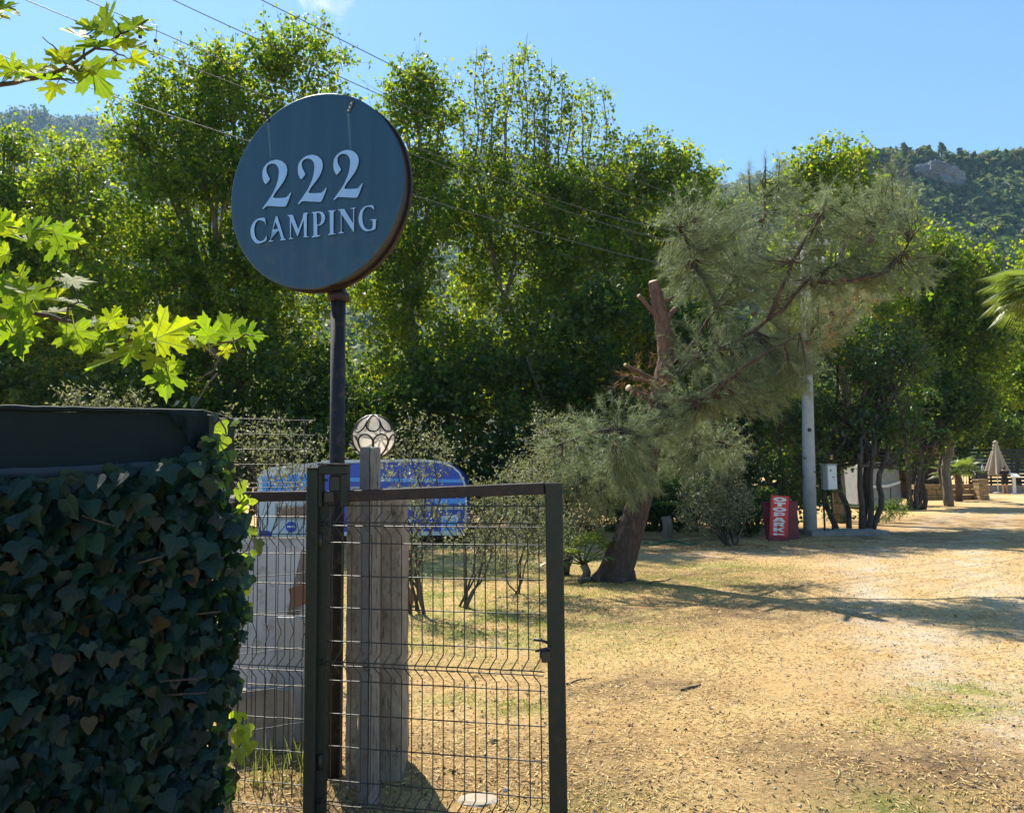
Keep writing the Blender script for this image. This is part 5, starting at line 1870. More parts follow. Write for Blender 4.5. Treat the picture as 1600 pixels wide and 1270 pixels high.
# ------------------------------------------------------------------ plane tree branches hanging in from the left
def near_branch(label, Y, stem, subs, leaves, loc, balls=(), r0=.009):
    root = thing('plane_branch', label, 'branch', loc)
    mb = MB()

    def spline(path, r, y=Y):
        q = [at(x, yy, y + .06 * noise.noise(Vector((x * .01, yy * .01, 2)))) for x, yy in path]
        f = []
        for i in range(len(q) - 1):
            for t in (0, .33, .66):
                f.append(q[i].lerp(q[i + 1], t) + Vector([random.gauss(0, .003) for _ in range(3)]))
        f.append(q[-1])
        mb.tube(f, [max(r * (1 - .8 * i / len(f)), .0016) for i in range(len(f))], 7)
    spline(stem, r0)
    for s_ in subs: spline(s_, r0 * .45)
    mb.build('stem', M['bark'], root)
    pet = MB()
    allp = stem + [p for s_ in subs for p in s_]
    for i, (x, y, s, ang, tilt) in enumerate(leaves):
        yy = Y + random.uniform(-.14, .14)
        a = math.radians(ang)
        right, up_, fw = CR @ Vector((1, 0, 0)), CR @ Vector((0, 1, 0)), CR @ Vector((0, 0, 1))
        tip = right * math.cos(a) + up_ * math.sin(a) + fw * random.uniform(-.35, .35)
        t2 = math.radians(tilt)
        nr = (fw * math.cos(t2) + Vector((0, 0, 1)) * math.sin(t2) + right * random.gauss(0, .25))
        size = s / F_PX * yy * .80 * random.uniform(.85, 1.1)
        c = at(x, y, yy) - tip.normalized() * size * .4
        place_leaf(PL_ME[i % 4], root, c, nr, tip, size)
        nb = min(allp, key=lambda q: (q[0] - x) ** 2 + (q[1] - y) ** 2)
        e = at(nb[0], nb[1], Y)
        if (e - c).length < .25:
            pet.tube([e, e.lerp(c, .5) + Vector((0, 0, .006)), c], .0011, 4, False)
    pet.build('petioles', M['near_leaf'], root, 'stuff')
    for (x, y, x0, y0) in balls:
        b = MB()
        a, e = at(x0, y0, Y), at(x, y, Y)
        b.tube([a, at((x + x0) / 2 + 5, (y + y0) / 2 - 6, Y), e], .0009, 4)
        b.lathe([(.001, -.006), (.005, -.004), (.0065, 0), (.005, .004), (.001, .006)], e, 8)
        b.build('seed_ball', M['bark'], root)
    return root


UP = [(162, 28, 66, 105, 10), (185, 45, 56, 60, 15), (212, 34, 48, 75, 20), (138, 40, 52, 150, 40), (118, 55, 52, 160, 60), (140, 70, 50, 190, 70), (120, 78, 44, 200, 65), (165, 62, 60, 40, 60), (150, 85, 56, 230, 70), (175, 80, 50, 300, 60), (195, 62, 46, 10, 30), (208, 85, 50, 320, 50), (215, 95, 44, 335, 20), (182, 96, 34, 350, 30), (150, 112, 72, 320, 5), (140, 118, 50, 250, 20), (165, 98, 42, 60, 40),
      (105, 88, 48, 80, 10), (92, 100, 46, 110, 50), (88, 86, 40, 140, 30), (72, 90, 38, 120, 60), (64, 108, 44, 170, 40), (42, 108, 50, 165, 10), (52, 122, 46, 200, 60), (12, 105, 52, 150, 12), (2, 118, 48, 190, 60), (28, 118, 46, 210, 30), (80, 122, 50, 20, 70), (100, 128, 44, 340, 75), (85, 145, 42, 260, 30), (35, 130, 30, 270, 60), (120, 100, 40, 90, 60), (228, 28, 22, 70, 60), (240, 36, 18, 30, 60), (224, 44, 26, 350, 50), (-20, 100, 60, 150, 20), (-30, 130, 60, 200, 40), (108, 112, 40, 200, 70)]
near_branch('upper plane tree branch reaching into the sky at the top left', 2.5,
            [(-60, 150), (0, 132), (60, 122), (105, 105), (150, 76), (190, 55), (232, 30)],
            [[(60, 122), (95, 124), (118, 130)], [(105, 105), (120, 110), (140, 112)], [(130, 90), (135, 60), (150, 40)], [(150, 76), (185, 85), (210, 95)], [(105, 105), (90, 80), (66, 58)], [(190, 55), (185, 40), (175, 30)]],
            UP, at(-60, 150, 2.5), ((243, 64, 238, 33), (219, 58, 214, 50), (180, 94, 176, 84)))
near_branch('tip of a brownish plane twig cut by the top left corner', 2.4, [(-60, 10), (-10, 8), (18, 14), (32, 22)], [],
            [(6, 4, 40, 60, 40), (-6, 14, 44, 120, 60), (14, 16, 34, 350, 70), (-20, 0, 60, 200, 20), (24, 22, 22, 340, 60)], at(-60, 10, 2.4), r0=.006)
LOW = [(31, 428, 52, 100, 8), (112, 426, 60, 70, 55), (122, 443, 60, 5, 60), (17, 354, 46, 120, 15), (50, 354, 48, 60, 20), (102, 368, 56, 350, 10), (92, 388, 52, 320, 20), (52, 400, 70, 250, 75), (64, 464, 66, 0, 30), (26, 482, 60, 200, 15), (22, 522, 78, 285, 5), (36, 540, 50, 290, 5), (122, 527, 62, 280, 5), (70, 515, 60, 260, 70), (176, 495, 48, 60, 10), (212, 498, 60, 80, 60), (182, 510, 46, 180, 20),
       (266, 518, 76, 30, 5), (290, 528, 50, 330, 8), (322, 516, 60, 100, 5), (324, 536, 40, 350, 30), (356, 512, 56, 110, 8), (392, 524, 50, 0, 8), (355, 550, 26, 280, 5), (180, 574, 92, 230, 60), (255, 592, 70, 260, 3), (272, 568, 36, 20, 10), (228, 522, 50, 50, 15), (245, 545, 56, 300, 70), (220, 540, 48, 350, 30), (153, 522, 46, 30, 15), (196, 545, 56, 320, 60), (12, 460, 46, 160, 20), (4, 443, 50, 100, 10), (8, 488, 54, 230, 15),
       (6, 508, 48, 250, 50), (38, 528, 40, 330, 10), (150, 500, 40, 120, 30), (135, 508, 44, 200, 60), (-12, 340, 50, 100, 15), (2, 345, 44, 60, 20), (66, 345, 44, 80, 60), (-16, 395, 60, 180, 20), (0, 400, 46, 200, 10), (88, 460, 44, 60, 25), (110, 478, 52, 330, 75), (44, 455, 44, 120, 15), (30, 462, 50, 200, 60), (84, 500, 50, 300, 70), (240, 572, 46, 250, 60), (300, 540, 44, 300, 60), (205, 555, 40, 260, 10), (372, 528, 36, 330, 50), (340, 520, 30, 60, 20), (58, 372, 40, 10, 20), (70, 358, 40, 340, 15), (98, 350, 30, 20, 60), (120, 375, 26, 350, 10),
       (-30, 440, 70, 150, 20), (-40, 500, 70, 190, 30), (150, 540, 44, 300, 20), (170, 530, 40, 270, 40), (-20, 470, 60, 120, 20), (50, 500, 44, 270, 10)]
near_branch('long lower plane tree branch with backlit leaves above the shade cloth', 2.35,
            [(-60, 455), (0, 470), (40, 482), (95, 500), (150, 512), (200, 522), (260, 538), (320, 540), (365, 532), (398, 526)],
            [[(-60, 360), (0, 350), (40, 362), (80, 372), (100, 372)], [(40, 482), (60, 455), (100, 440)], [(95, 500), (120, 470), (112, 440)], [(200, 522), (230, 520), (262, 515)], [(250, 540), (262, 565), (255, 585)], [(200, 530), (190, 550), (180, 570)], [(320, 540), (330, 528), (325, 512)], [(322, 545), (342, 560), (335, 578), (318, 590), (305, 598)], [(0, 470), (10, 500), (20, 520)], [(0, 470), (10, 440), (30, 430)]],
            LOW, at(-60, 455, 2.35))


# ------------------------------------------------------------------ caravans
def caravan():
    Yc = 18.3
    root = thing('blue_caravan', 'royal blue caravan with rounded roof corner and pale blue stripes', 'caravan', Vector((at(620, 740, Yc).x, Yc + 1, 0)))
    P = lambda x, y, d=0.0: at(x, y, Yc - d)
    n = Vector((0, -1, 0))
    M3 = Matrix((Vector((1, 0, 0)), Vector((0, 0, 1)), n)).transposed()
    c0 = P(500, 835)

    def L(x, y): q = P(x, y); return (q.x - c0.x, q.z - c0.z)
    prof_px = [(500, 833), (500, 726), (510, 722), (655, 721), (690, 724), (706, 730), (717, 740), (724, 753), (727, 770), (727, 826), (724, 833)]
    prof = ccw([L(*p) for p in prof_px])
    MB().prism(prof, [], 2.1, M3, c0).build('body', M['caravan_blue'], root)
    # white edging
    mb = MB()
    q = [P(x, y, .01) for x, y in [(500, 723), (655, 720), (690, 723), (707, 729), (718, 739), (725, 753), (728, 770), (728, 832)]]
    mb.tube(q, .022, 6)
    mb.build('edge_trim', M['white_paint'], root)
    mb = MB(); bar(mb, P(500, 834, .02), P(726, 833, .02), .09, .03); mb.build('sill', M['white_paint'], root)
    r_ = MB()
    r_.prism(ccw([L(*p) for p in [(502, 722.5), (502, 719), (655, 717), (690, 720), (700, 724), (690, 724), (655, 721)]]), [], 2.12, M3, c0 + Vector((0, -.01, 0)))
    r_.build('roof', M['white_paint'], root)

    def panel(name, pts, mat, d=.012, th=.02, parent=root):
        return MB().prism(ccw([L(*p) for p in pts]), [], th, M3, c0 + Vector((0, -d, 0))).build(name, M[mat], parent)
    panel('stripe', [(545, 746), (724, 749), (724, 754), (545, 752)], 'caravan_light')
    panel('stripe', [(676, 779), (727, 779), (727, 787), (680, 787)], 'caravan_light')
    panel('stripe', [(600, 791), (727, 791), (727, 796), (600, 796)], 'grey_paint')
    w = panel('window', [(690, 806), (712, 804), (716, 808), (716, 831), (690, 831)], 'white_paint')
    panel('pane', [(692, 809), (711, 808), (713, 811), (713, 829), (692, 829)], 'caravan_light', .02, .02, w)
    w = panel('window', [(606, 760), (664, 760), (664, 788), (606, 788)], 'grey_paint', .014)
    panel('pane', [(609, 763), (661, 763), (661, 785), (609, 785)], 'glass', .02, .02, w)
    w = panel('window', [(548, 760), (585, 760), (585, 788), (548, 788)], 'grey_paint', .014)
    panel('pane', [(551, 763), (582, 763), (582, 785), (551, 785)], 'glass', .02, .02, w)
    # wheel arch
    c = P(625, 840, .05)
    mb = MB()
    pts = [c + Vector((math.cos(a) * .42, 0, math.sin(a) * .42)) for a in np.linspace(.0, math.pi, 14)]
    mb.tube(pts, .045, 6)
    mb.build('wheel_arch', M['white_paint'], root)
    for (xx, dy) in ((625, .0), (625, -1.7)):
        cw = P(xx, 843) + Vector((0, .12 - dy, 0)); cw.z = .3
        Rw = Matrix.Rotation(math.pi / 2, 3, 'X')
        wh = MB().lathe([(.17, -.09), (.28, -.09), (.31, -.05), (.31, .05), (.28, .09), (.17, .09)], cw, 26, True, Rw).build('wheel', M['rubber'], root)
        MB().lathe([(.05, -.03), (.17, -.06), (.175, .06), (.12, .095), (.03, .08)], cw, 20, True, Rw).build('rim', M['grey_paint'], wh)
    mb = MB()
    bar(mb, P(500, 838) + Vector((0, .4, -.05)), P(740, 838) + Vector((0, .4, -.05)), .1, .08)
    bar(mb, P(500, 838) + Vector((0, 1.7, -.05)), P(740, 838) + Vector((0, 1.7, -.05)), .1, .08)
    mb.build('chassis', M['black_iron'], root)
    for xx in (545, 712):
        q = P(xx, 838) + Vector((0, .4, 0))
        MB().tube([(q.x, q.y, q.z), (q.x, q.y, .0)], .025, 6).build('jack', M['black_iron'], root)


caravan()


def camper():
    Yc = 18.9
    root = thing('white_camper', 'white camper with sky blue band and round blue badge behind the left wire panel', 'camper', Vector((at(460, 740, Yc).x, Yc + 1, 0)))
    n = Vector((0, -1, 0))
    M3 = Matrix((Vector((1, 0, 0)), Vector((0, 0, 1)), n)).transposed()
    c0 = at(403, 845, Yc)

    def L(x, y): q = at(x, y, Yc); return (q.x - c0.x, q.z - c0.z)

    def panel(name, pts, mat, d=.012, th=.02, parent=root):
        return MB().prism(ccw([L(*p) for p in pts]), [], th, M3, c0 + Vector((0, -d, 0))).build(name, M[mat], parent)
    panel('body', [(402, 838), (402, 748), (408, 738), (425, 733), (497, 727), (548, 726), (548, 838)], 'white_paint', 0, 2.0)
    panel('roof', [(406, 738), (424, 730), (497, 722), (549, 720), (549, 726), (497, 728), (425, 734)], 'white_paint', .03, 2.1)
    panel('band', [(410, 745), (497, 739), (548, 738), (548, 766), (410, 768)], 'caravan_light', .012)
    w = panel('window', [(430, 790), (490, 788), (490, 812), (430, 812)], 'grey_paint')
    panel('pane', [(433, 793), (487, 791), (487, 809), (433, 809)], 'glass', .02, .02, w)
    pts = [(455 + 8.5 * math.cos(a), 823 + 8.5 * math.sin(a)) for a in np.linspace(0, 2 * math.pi, 24, endpoint=False)]
    b = panel('badge', pts, 'caravan_blue', .016)
    panel('badge_band', [(449, 821), (461, 821), (461, 824), (449, 824)], 'white_paint', .02, .006, b)
    panel('lower_stripe', [(405, 829), (421, 829), (424, 837), (405, 837)], 'caravan_blue', .014)
    for xx in (430, 520):
        cw = at(xx, 845, Yc); cw.z = .3; cw.y += .15
        Rw = Matrix.Rotation(math.pi / 2, 3, 'X')
        wh = MB().lathe([(.17, -.09), (.28, -.09), (.31, -.05), (.31, .05), (.28, .09), (.17, .09)], cw, 24, True, Rw).build('wheel', M['rubber'], root)
        MB().lathe([(.05, -.03), (.17, -.06), (.175, .06), (.12, .095), (.03, .08)], cw, 18, True, Rw).build('rim', M['grey_paint'], wh)
    mb = MB(); bar(mb, at(404, 842, Yc) + Vector((0, .5, 0)), at(548, 842, Yc) + Vector((0, .5, 0)), .12, .1); mb.build('chassis', M['black_iron'], root)


camper()

# ------------------------------------------------------------------ slabs leaning behind the wire
def slab(name, label, cat, px, py0, py1, w_px, Y, mat, th=.04, lean=.12, rz=0.0, tilt=0.0, amp=.004):
    a, b = at(px, py0, Y), at(px, py1, Y)
    h = a.z - max(b.z, 0.0)
    w = w_px / F_PX * Y
    r = rough_box(name, ((a.x), Y + lean * .5, max(b.z, 0) + h / 2), (w, th, h), M[mat], None, amp, .04, rz=rz, rx=-lean, ry=tilt, seed=px * .1, scale=4)
    tag(r, label, cat)
    return r


slab('marble_slab', 'large pale grey marble slab leaning behind the wire panel', 'slab', 415, 842, 1130, 118, 5.25, 'marble', .03, .10)
slab('marble_slab', 'narrower beige slab standing in front of the large grey one', 'slab', 458, 965, 1250, 60, 4.95, 'light_concrete', .05, .05, tilt=.02)
slab('timber_board', 'dark weathered board leaning diagonally across the slabs', 'board', 452, 858, 1120, 20, 5.1, 'old_wood', .03, .04, tilt=.22)
slab('terracotta_tile', 'small broken terracotta tile lodged between the slabs', 'tile', 466, 915, 948, 26, 5.02, 'terracotta', .03, .05, tilt=-.3)
slab('concrete_block', 'dark lower block at the foot of the leaning slabs', 'block', 408, 1075, 1255, 96, 4.75, 'stone', .08, .03, amp=.01)

# ------------------------------------------------------------------ concrete utility pole and wires
def utility_pole():
    Y = 19.6
    b = gnd(1266, 835)
    root = thing('utility_pole', 'tapered grey concrete utility pole beside the red sign', 'pole', Vector((b.x, b.y, 0)))
    t = at(1257, 380, b.y)
    MB().tube([(b.x, b.y, -.1), (b.x * .75 + t.x * .25, b.y, t.z * .25), ((b.x + t.x) / 2, b.y, t.z * .5), (t.x * .75 + b.x * .25, b.y, t.z * .75), (t.x, b.y, t.z)], [.165, .15, .135, .12, .105], 16).build('pole', M['light_concrete'], root)
    for (y, w) in ((384, .62), (412, .5), (446, .46)):
        p = at(1258, y, b.y)
        mb = MB()
        bar(mb, p + Vector((-w, -.14, 0)), p + Vector((w * .9, -.14, .0)), .06, .05)
        arm = mb.build('crossarm', M['grey_paint'], root)
        for k in (-.9, -.45, .45, .8):
            MB().lathe([(.02, 0), (.045, .02), (.03, .05), (.045, .07), (.02, .1)], p + Vector((w * k, -.14, .03)), 10).build('insulator', M['white_paint'], arm)
    MB().bbox((b.x + .02, b.y - .13, at(1266, 537, b.y).z), (.08, .08, .1), .02).build('bracket', M['black_iron'], root)
    MB().lathe([(.03, -.01), (.05, .01), (.02, .02)], (b.x + .02, b.y - .16, at(1263, 672, b.y).z), 8, M=Matrix.Rotation(math.pi / 2, 3, 'X')).build('bolt', M['black_iron'], root)
    return b.y


PY = utility_pole()


def wire(label, pts_px, Yl):
    """pts: picture columns/rows of the span, from far left to the pole"""
    x0, x1 = pts_px[0][0], pts_px[-1][0]
    P = []
    for (x, y) in pts_px:
        # depth of a straight span seen in perspective
        tl, tr = (x0 - 800) / F_PX, (x1 - 800) / F_PX
        tx = (x - 800) / F_PX
        XL, XR, YR_ = tl * Yl, tr * PY, PY
        # intersect ray x = tx*Y with segment
        k = (tx * Yl - XL) / ((XR - XL) - tx * (YR_ - Yl))
        Y = Yl + k * (YR_ - Yl)
        P.append(at(x, y, Y))
    q = []
    for i in range(len(P) - 1):
        p0, p1, p2, p3 = P[max(i - 1, 0)], P[i], P[i + 1], P[min(i + 2, len(P) - 1)]
        for t in np.linspace(0, 1, 9)[:-1]:
            q.append(.5 * ((2 * p1) + (-p0 + p2) * t + (2 * p0 - 5 * p1 + 4 * p2 - p3) * t * t + (-p0 + 3 * p1 - 3 * p2 + p3) * t ** 3))
    q.append(P[-1])
    o = MB().tube(q, .0078, 5).build('power_line', M['cable'])
    tag(o, label, 'cable', 'overhead lines running to the concrete pole')


M['cable'] = surf('aluminium_cable', (.085, .09, .10), (.06, .065, .075), .6, 4, bump=0)
wire('overhead line entering the picture rightmost along its top edge', [(280, -62), (408, 0), (600, 96), (800, 196), (1040, 300), (1248, 381)], 11)
wire('overhead line second from the right along the top edge', [(120, -70), (270, 0), (358, 41), (586, 145), (800, 238), (1040, 325), (1243, 382)], 11)
wire('overhead line third from the right, crossing the upper branch tip', [(0, -62), (135, 0), (285, 66), (460, 145), (700, 250), (1000, 350), (1270, 382)], 11)
wire('overhead line fourth from the right, passing behind the upper branch', [(-60, -44), (40, 0), (245, 84), (460, 168), (700, 262), (1000, 365), (1262, 410)], 11)
wire('lowest overhead line, starting below the upper branch at the left edge', [(-120, 44), (0, 86), (190, 155), (370, 215), (645, 305), (860, 368), (1045, 414), (1250, 446)], 11)


# ------------------------------------------------------------------ red car park sign
def otopark():
    Y = 18.2
    c = at(1217.5, 806, Y)
    k = Y / F_PX
    root = thing('car_park_sign', 'tilted bright red sign board reading OTOPARK in white letters', 'sign', Vector((c.x, Y, 0)))
    an = math.radians(4.2)
    u = Vector((math.cos(an), 0, -math.sin(an)))
    v = Vector((math.sin(an), 0, math.cos(an)))
    n = Vector((0, -1, 0))
    M3 = Matrix((u, v, n)).transposed()
    s = k / 14.94
    W, H = 425 * s, 935 * s
    bd = MB()
    bd.bbox(c + v * .0, (W, .05, H), .006, M=Matrix((u, -n, v)).transposed())
    bd.build('board', M['red_board'], root)
    fr = MB()
    for sgn in (-1, 1):
        fr.bbox(c + u * sgn * (W / 2 + .008), (.022, .07, H + .03), .003, M=Matrix((u, -n, v)).transposed())
    fr.bbox(c - v * (H / 2 + .05), (W + .06, .09, .1), .004, M=Matrix((u, -n, v)).transposed())
    fr.build('frame', M['red_faded'], root)
    for sgn in (-1, 1):
        a = c + u * sgn * (W / 2 + .01) - v * (H / 2)
        MB().tube([(a.x, a.y, a.z), (a.x - .01, a.y, 0)], .018, 6).build('leg', M['pole_blue'], root)
    cz = (597, 592)

    def P(x, y): return ((x - 0) * 1.0, y)

    def ell_(hw, hh, m=24): return [(hw * math.cos(t), hh * math.sin(t)) for t in np.linspace(0, 2 * math.pi, m, endpoint=False)]
    hh = 48
    glyphs = {
        'O': (ell_(158, 50), [ell_(62, 22, 14)]),
        'T': ([(-130, 48), (-130, 14), (-50, 14), (-50, -48), (50, -48), (50, 14), (130, 14), (130, 48)], []),
        'P': ([(-128, 48), (-128, -48), (-42, -48), (-42, -28), (70, -28), (120, -14), (132, 10), (120, 34), (70, 48)], [[(-42, 22), (50, 22), (62, 10), (50, -4), (-42, -4)]]),
        'A': ([(-150, -48), (-60, 48), (60, 48), (150, -48), (70, -48), (52, -28), (-52, -28), (-70, -48)], [[(-26, -4), (26, -4), (0, 24)]]),
        'R': ([(-126, 48), (-126, -48), (-44, -48), (-44, -16), (0, -16), (50, -48), (136, -48), (70, -12), (120, 6), (120, 34), (80, 48)], [[(-44, 26), (44, 26), (52, 16), (40, 6), (-44, 6)]]),
        'K': ([(-126, 48), (-126, -48), (-40, -48), (-40, -16), (-10, -12), (50, -48), (138, -48), (40, 4), (134, 48), (52, 48), (-10, 16), (-40, 8), (-40, 48)], []),
        'arrow': ([(-145, 2), (-90, 30), (-40, 26), (-40, 14), (130, 16), (130, 0), (120, -8), (-40, -10), (-40, -26), (-90, -28)], []),
    }
    for (g, y) in (('O', 210), ('T', 325), ('O', 440), ('P', 555), ('A', 675), ('R', 785), ('K', 903), ('arrow', 1012)):
        poly, holes = glyphs[g]
        o = c + v * ((592 - y) * s * 1.0) + u * (-8 * s) + n * .034
        S_ = lambda p: (p[0] * s, p[1] * s * .98)
        MB().prism(ccw([S_(p) for p in poly]), [ccw([S_(p) for p in h])[::-1] for h in holes], .008, M3, o).build('arrow' if g == 'arrow' else 'letter', M['sign_white'], root)
    # faded red sheet leaning behind
    Y2 = 18.6
    L = [at(1190, 784, Y2), at(1204, 786, Y2), at(1200, 838, Y2), at(1196, 838, Y2)]
    r = thing('red_panel', 'dull red metal sheets of an old board leaning behind the OTOPARK sign', 'board', Vector((at(1220, 800, Y2).x, Y2, 0)))
    for pts in ([(1191, 786), (1206, 786), (1206, 841), (1197, 841)], [(1226, 786), (1245, 784), (1249, 839), (1226, 841)]):
        q = [at(x, y, Y2) for x, y in pts]
        lo = [(p.x, p.z) for p in q]
        mb = MB()
        mb.prism(ccw(lo), [], .03, Matrix((Vector((1, 0, 0)), Vector((0, 0, 1)), n)).transposed(), Vector((0, Y2, 0)))
        mb.build('sheet', M['red_faded'], r)
    q = [at(1190, 786, Y2), at(1246, 784, Y2), at(1196, 842, Y2), at(1249, 840, Y2)]
    mb = MB(); bar(mb, q[0], q[1], .04, .05); bar(mb, q[2], q[3], .04, .05); mb.build('frame', M['red_faded'], r)


M['sign_white'] = surf('sign_white', (.78, .78, .78), (.7, .7, .72), .4, 8, bump=0)
otopark()


# ------------------------------------------------------------------ meter box and its concrete pad
def meter_box():
    Y = 20.0
    root = thing('meter_box', 'pale grey metal meter cabinet on two thin legs right of the pole', 'cabinet', Vector((at(1295, 745, Y).x, Y, 0)))
    a, b = at(1283, 745, Y), at(1307, 745, Y)
    zt, zb = at(1295, 726, Y).z, at(1295, 765, Y).z
    yaw = .5
    w = .34
    cx = (a.x + b.x) / 2
    MB().bbox((cx, Y, (zt + zb) / 2), (w, .2, zt - zb), .008, rz=yaw).build('cabinet', M['grey_paint'], root)
    R = Euler((0, 0, yaw)).to_matrix()
    c = Vector((cx, Y, (zt + zb) / 2))
    d = MB().bbox(c + R @ Vector((.0, -.108, 0)), (w * .92, .014, (zt - zb) * .94), .004, rz=yaw).build('door', M['white_paint'], root)
    MB().bbox(c + R @ Vector((.02, -.12, .0)), (.07, .02, .02), .004, rz=yaw).build('handle', M['black_iron'], d)
    MB().bbox(c + R @ Vector((-.06, -.118, .17)), (.035, .008, .055), .003, rz=yaw).build('vent', M['black_iron'], d)
    MB().bbox(c + Vector((0, 0, (zt - zb) / 2 + .01)), (w * 1.1, .26, .02), .005, rz=yaw).build('roof', M['grey_paint'], root)
    for sx in (-.15, .14):
        p = c + R @ Vector((sx, .06, 0))
        mb = MB(); bar(mb, (p.x, p.y, -.02), (p.x, p.y, zt - .02), .04, .04); mb.build('leg', M['gate_brown'], root)
    pad = thing('concrete_pad', 'low concrete pad around the foot of the pole and meter cabinet', 'pad', Vector((at(1300, 830, 20).x, 20, 0)))
    rough_box('slab', (at(1315, 830, 20).x, 20.0, .04), (1.9, 1.1, .12), M['stone'], pad, .02, .08, seed=5.5, scale=2)


meter_box()


# ------------------------------------------------------------------ far end of the clearing
M['trailer_grey'] = surf('trailer_grey', (.26, .27, .27), (.2, .205, .21), .6, 4, bump=.05)


def far_things():
    # white camper body
    Y = 31.5
    root = thing('white_trailer', 'pale camper trailer half hidden behind the slim tree stems', 'camper', Vector((at(1380, 760, Y).x, Y + 1, 0)))
    n = Vector((0, -1, 0))
    M3 = Matrix((Vector((1, 0, 0)), Vector((0, 0, 1)), n)).transposed()
    c0 = at(1360, 790, Y)

    def Lq(pts): return ccw([((at(x, y, Y).x - c0.x), at(x, y, Y).z - c0.z) for x, y in pts])
    MB().prism(Lq([(1340, 788), (1340, 728), (1348, 722), (1398, 722), (1404, 732), (1410, 788)]), [], 2.2, M3, c0).build('body', M['trailer_grey'], root)
    MB().prism(Lq([(1345, 759), (1385, 757), (1405, 751), (1405, 755), (1386, 761), (1345, 763)]), [], .08, M3, c0 + Vector((0, -.1, 0))).build('awning_rail', M['white_paint'], root)
    MB().prism(Lq([(1391, 762), (1392, 762), (1392, 788), (1391, 788)]), [], .02, M3, c0 + Vector((0, -.02, 0))).build('door_gap', M['black_iron'], root)
    for xx in (1355, 1398):
        cw = at(xx, 793, Y); cw.z = .28; cw.y += .2
        Rw = Matrix.Rotation(math.pi / 2, 3, 'X')
        MB().lathe([(.05, -.09), (.26, -.09), (.29, -.05), (.29, .05), (.26, .09), (.05, .09)], cw, 20, True, Rw).build('wheel', M['rubber'], root)
    # brown plank shed
    Y = 43
    root = thing('plank_shed', 'dark brown plank shed with a tiled roof behind the sandstone wall', 'shed', Vector((at(1452, 760, Y).x, Y + 1.2, 0)))
    xa, xb = at(1425, 740, Y).x, at(1478, 740, Y).x
    zt = at(1450, 704, Y).z
    MB().box(((xa + xb) / 2, Y + 1.3, zt / 2), (xb - xa - .06, 2.4, zt)).build('wall', M['brown_wood'], root)
    npk = 9
    for i in range(npk):
        x = xa + (xb - xa) * (i + .5) / npk
        MB().bbox((x, Y + .07 + random.uniform(0, .02), zt / 2), ((xb - xa) / npk - .02, .035, zt), .005).build('plank', M['brown_wood'], root)
    mb = MB()
    R = Matrix.Rotation(math.radians(16), 3, 'X')
    nx, nyy = 14, 9
    roof = None
    c = Vector(((xa + xb) / 2, Y + 1.2, zt + .3))
    rf = MB().box(c - Vector((0, 0, .06)), (xb - xa + .5, 3.2, .05), M=R).build('roof', M['brown_wood'], root)
    for i in range(nx):
        for j in range(nyy):
            q = c + R @ Vector((-(xb - xa + .4) / 2 + (xb - xa + .4) * (i + .5) / nx, -1.6 + 3.2 * (j + .5) / nyy, .01 + .015 * (nyy - j) * 0))
            mb.tube([q + R @ Vector((0, -.2, 0)), q + R @ Vector((0, .2, .02))], .06, 6)
    mb.build('roof_tiles', M['roof_tile'], rf, 'stuff')
    # sandstone wall, block by block
    Y = 40.5
    root = thing('sandstone_wall', 'low wall of honey coloured sandstone blocks ending in a pillar', 'wall', Vector((at(1485, 780, Y).x, Y, 0)))
    x0, x1 = at(1428, 770, Y).x, at(1530, 770, Y).x
    bw, bh = .44, .27
    i = 0
    for row in range(3):
        x = x0 + (row % 2) * bw * .5
        while x < x1:
            w = bw * random.uniform(.88, 1.08)
            rough_box('block', (x + w / 2, Y + .15 + random.uniform(-.012, .012), .12 + row * bh), (w - .02, .3, bh - .018), M['sandstone'], root, .012, .14, seed=i * 1.3, scale=3)
            x += w
            i += 1
    xp = at(1536, 770, Y - .6).x
    for row in range(4):
        rough_box('block', (xp + random.uniform(-.01, .01), Y - .45, .12 + row * .25), (.5, .5, .235), M['sandstone'], root, .014, .1, seed=i * 1.3, scale=3)
        i += 1
    rough_box('cap', (xp, Y - .45, 1.0), (.58, .58, .07), M['sandstone'], root, .01, .1, seed=2.2, scale=3)
    # terrace ledge to the right
    root = thing('terrace_ledge', 'long grey stone ledge behind the standing person', 'ledge', Vector((at(1580, 765, 50).x, 50, 0)))
    x0 = at(1544, 765, 50).x
    for i in range(7):
        rough_box('block', (x0 + .55 + i * 1.05, 50.2, .22 + random.uniform(-.01, .01)), (1.03, .5, .5), M['stone'], root, .015, .2, seed=i * 2.1, scale=2)
    # dark slat fence
    root = thing('slat_fence', 'dark green horizontal slat fence behind the closed parasol', 'fence', Vector((at(1580, 740, 54).x, 54, 0)))
    xa, xb = at(1515, 740, 54).x, at(1650, 740, 54).x
    for i in range(11):
        MB().bbox(((xa + xb) / 2, 54, .35 + i * .24), (xb - xa, .03, .17), .005).build('slat', M['gate_green'], root)
    for i in range(5):
        MB().bbox((xa + (xb - xa) * i / 4, 54.06, 1.45), (.09, .09, 2.95), .005).build('post', M['gate_green'], root)
    # railing with pale finials
    root = thing('iron_railing', 'black railing with small pale knobs on the sandstone wall', 'railing', Vector((at(1508, 750, 41).x, 41, .8)))
    xa, xb = at(1496, 750, 40.8).x, at(1524, 750, 40.8).x
    mb = MB()
    for z in (.86, 1.18): bar(mb, (xa, 40.8, z), (xb, 40.8, z), .03, .03)
    mb.build('rail', M['black_iron'], root)
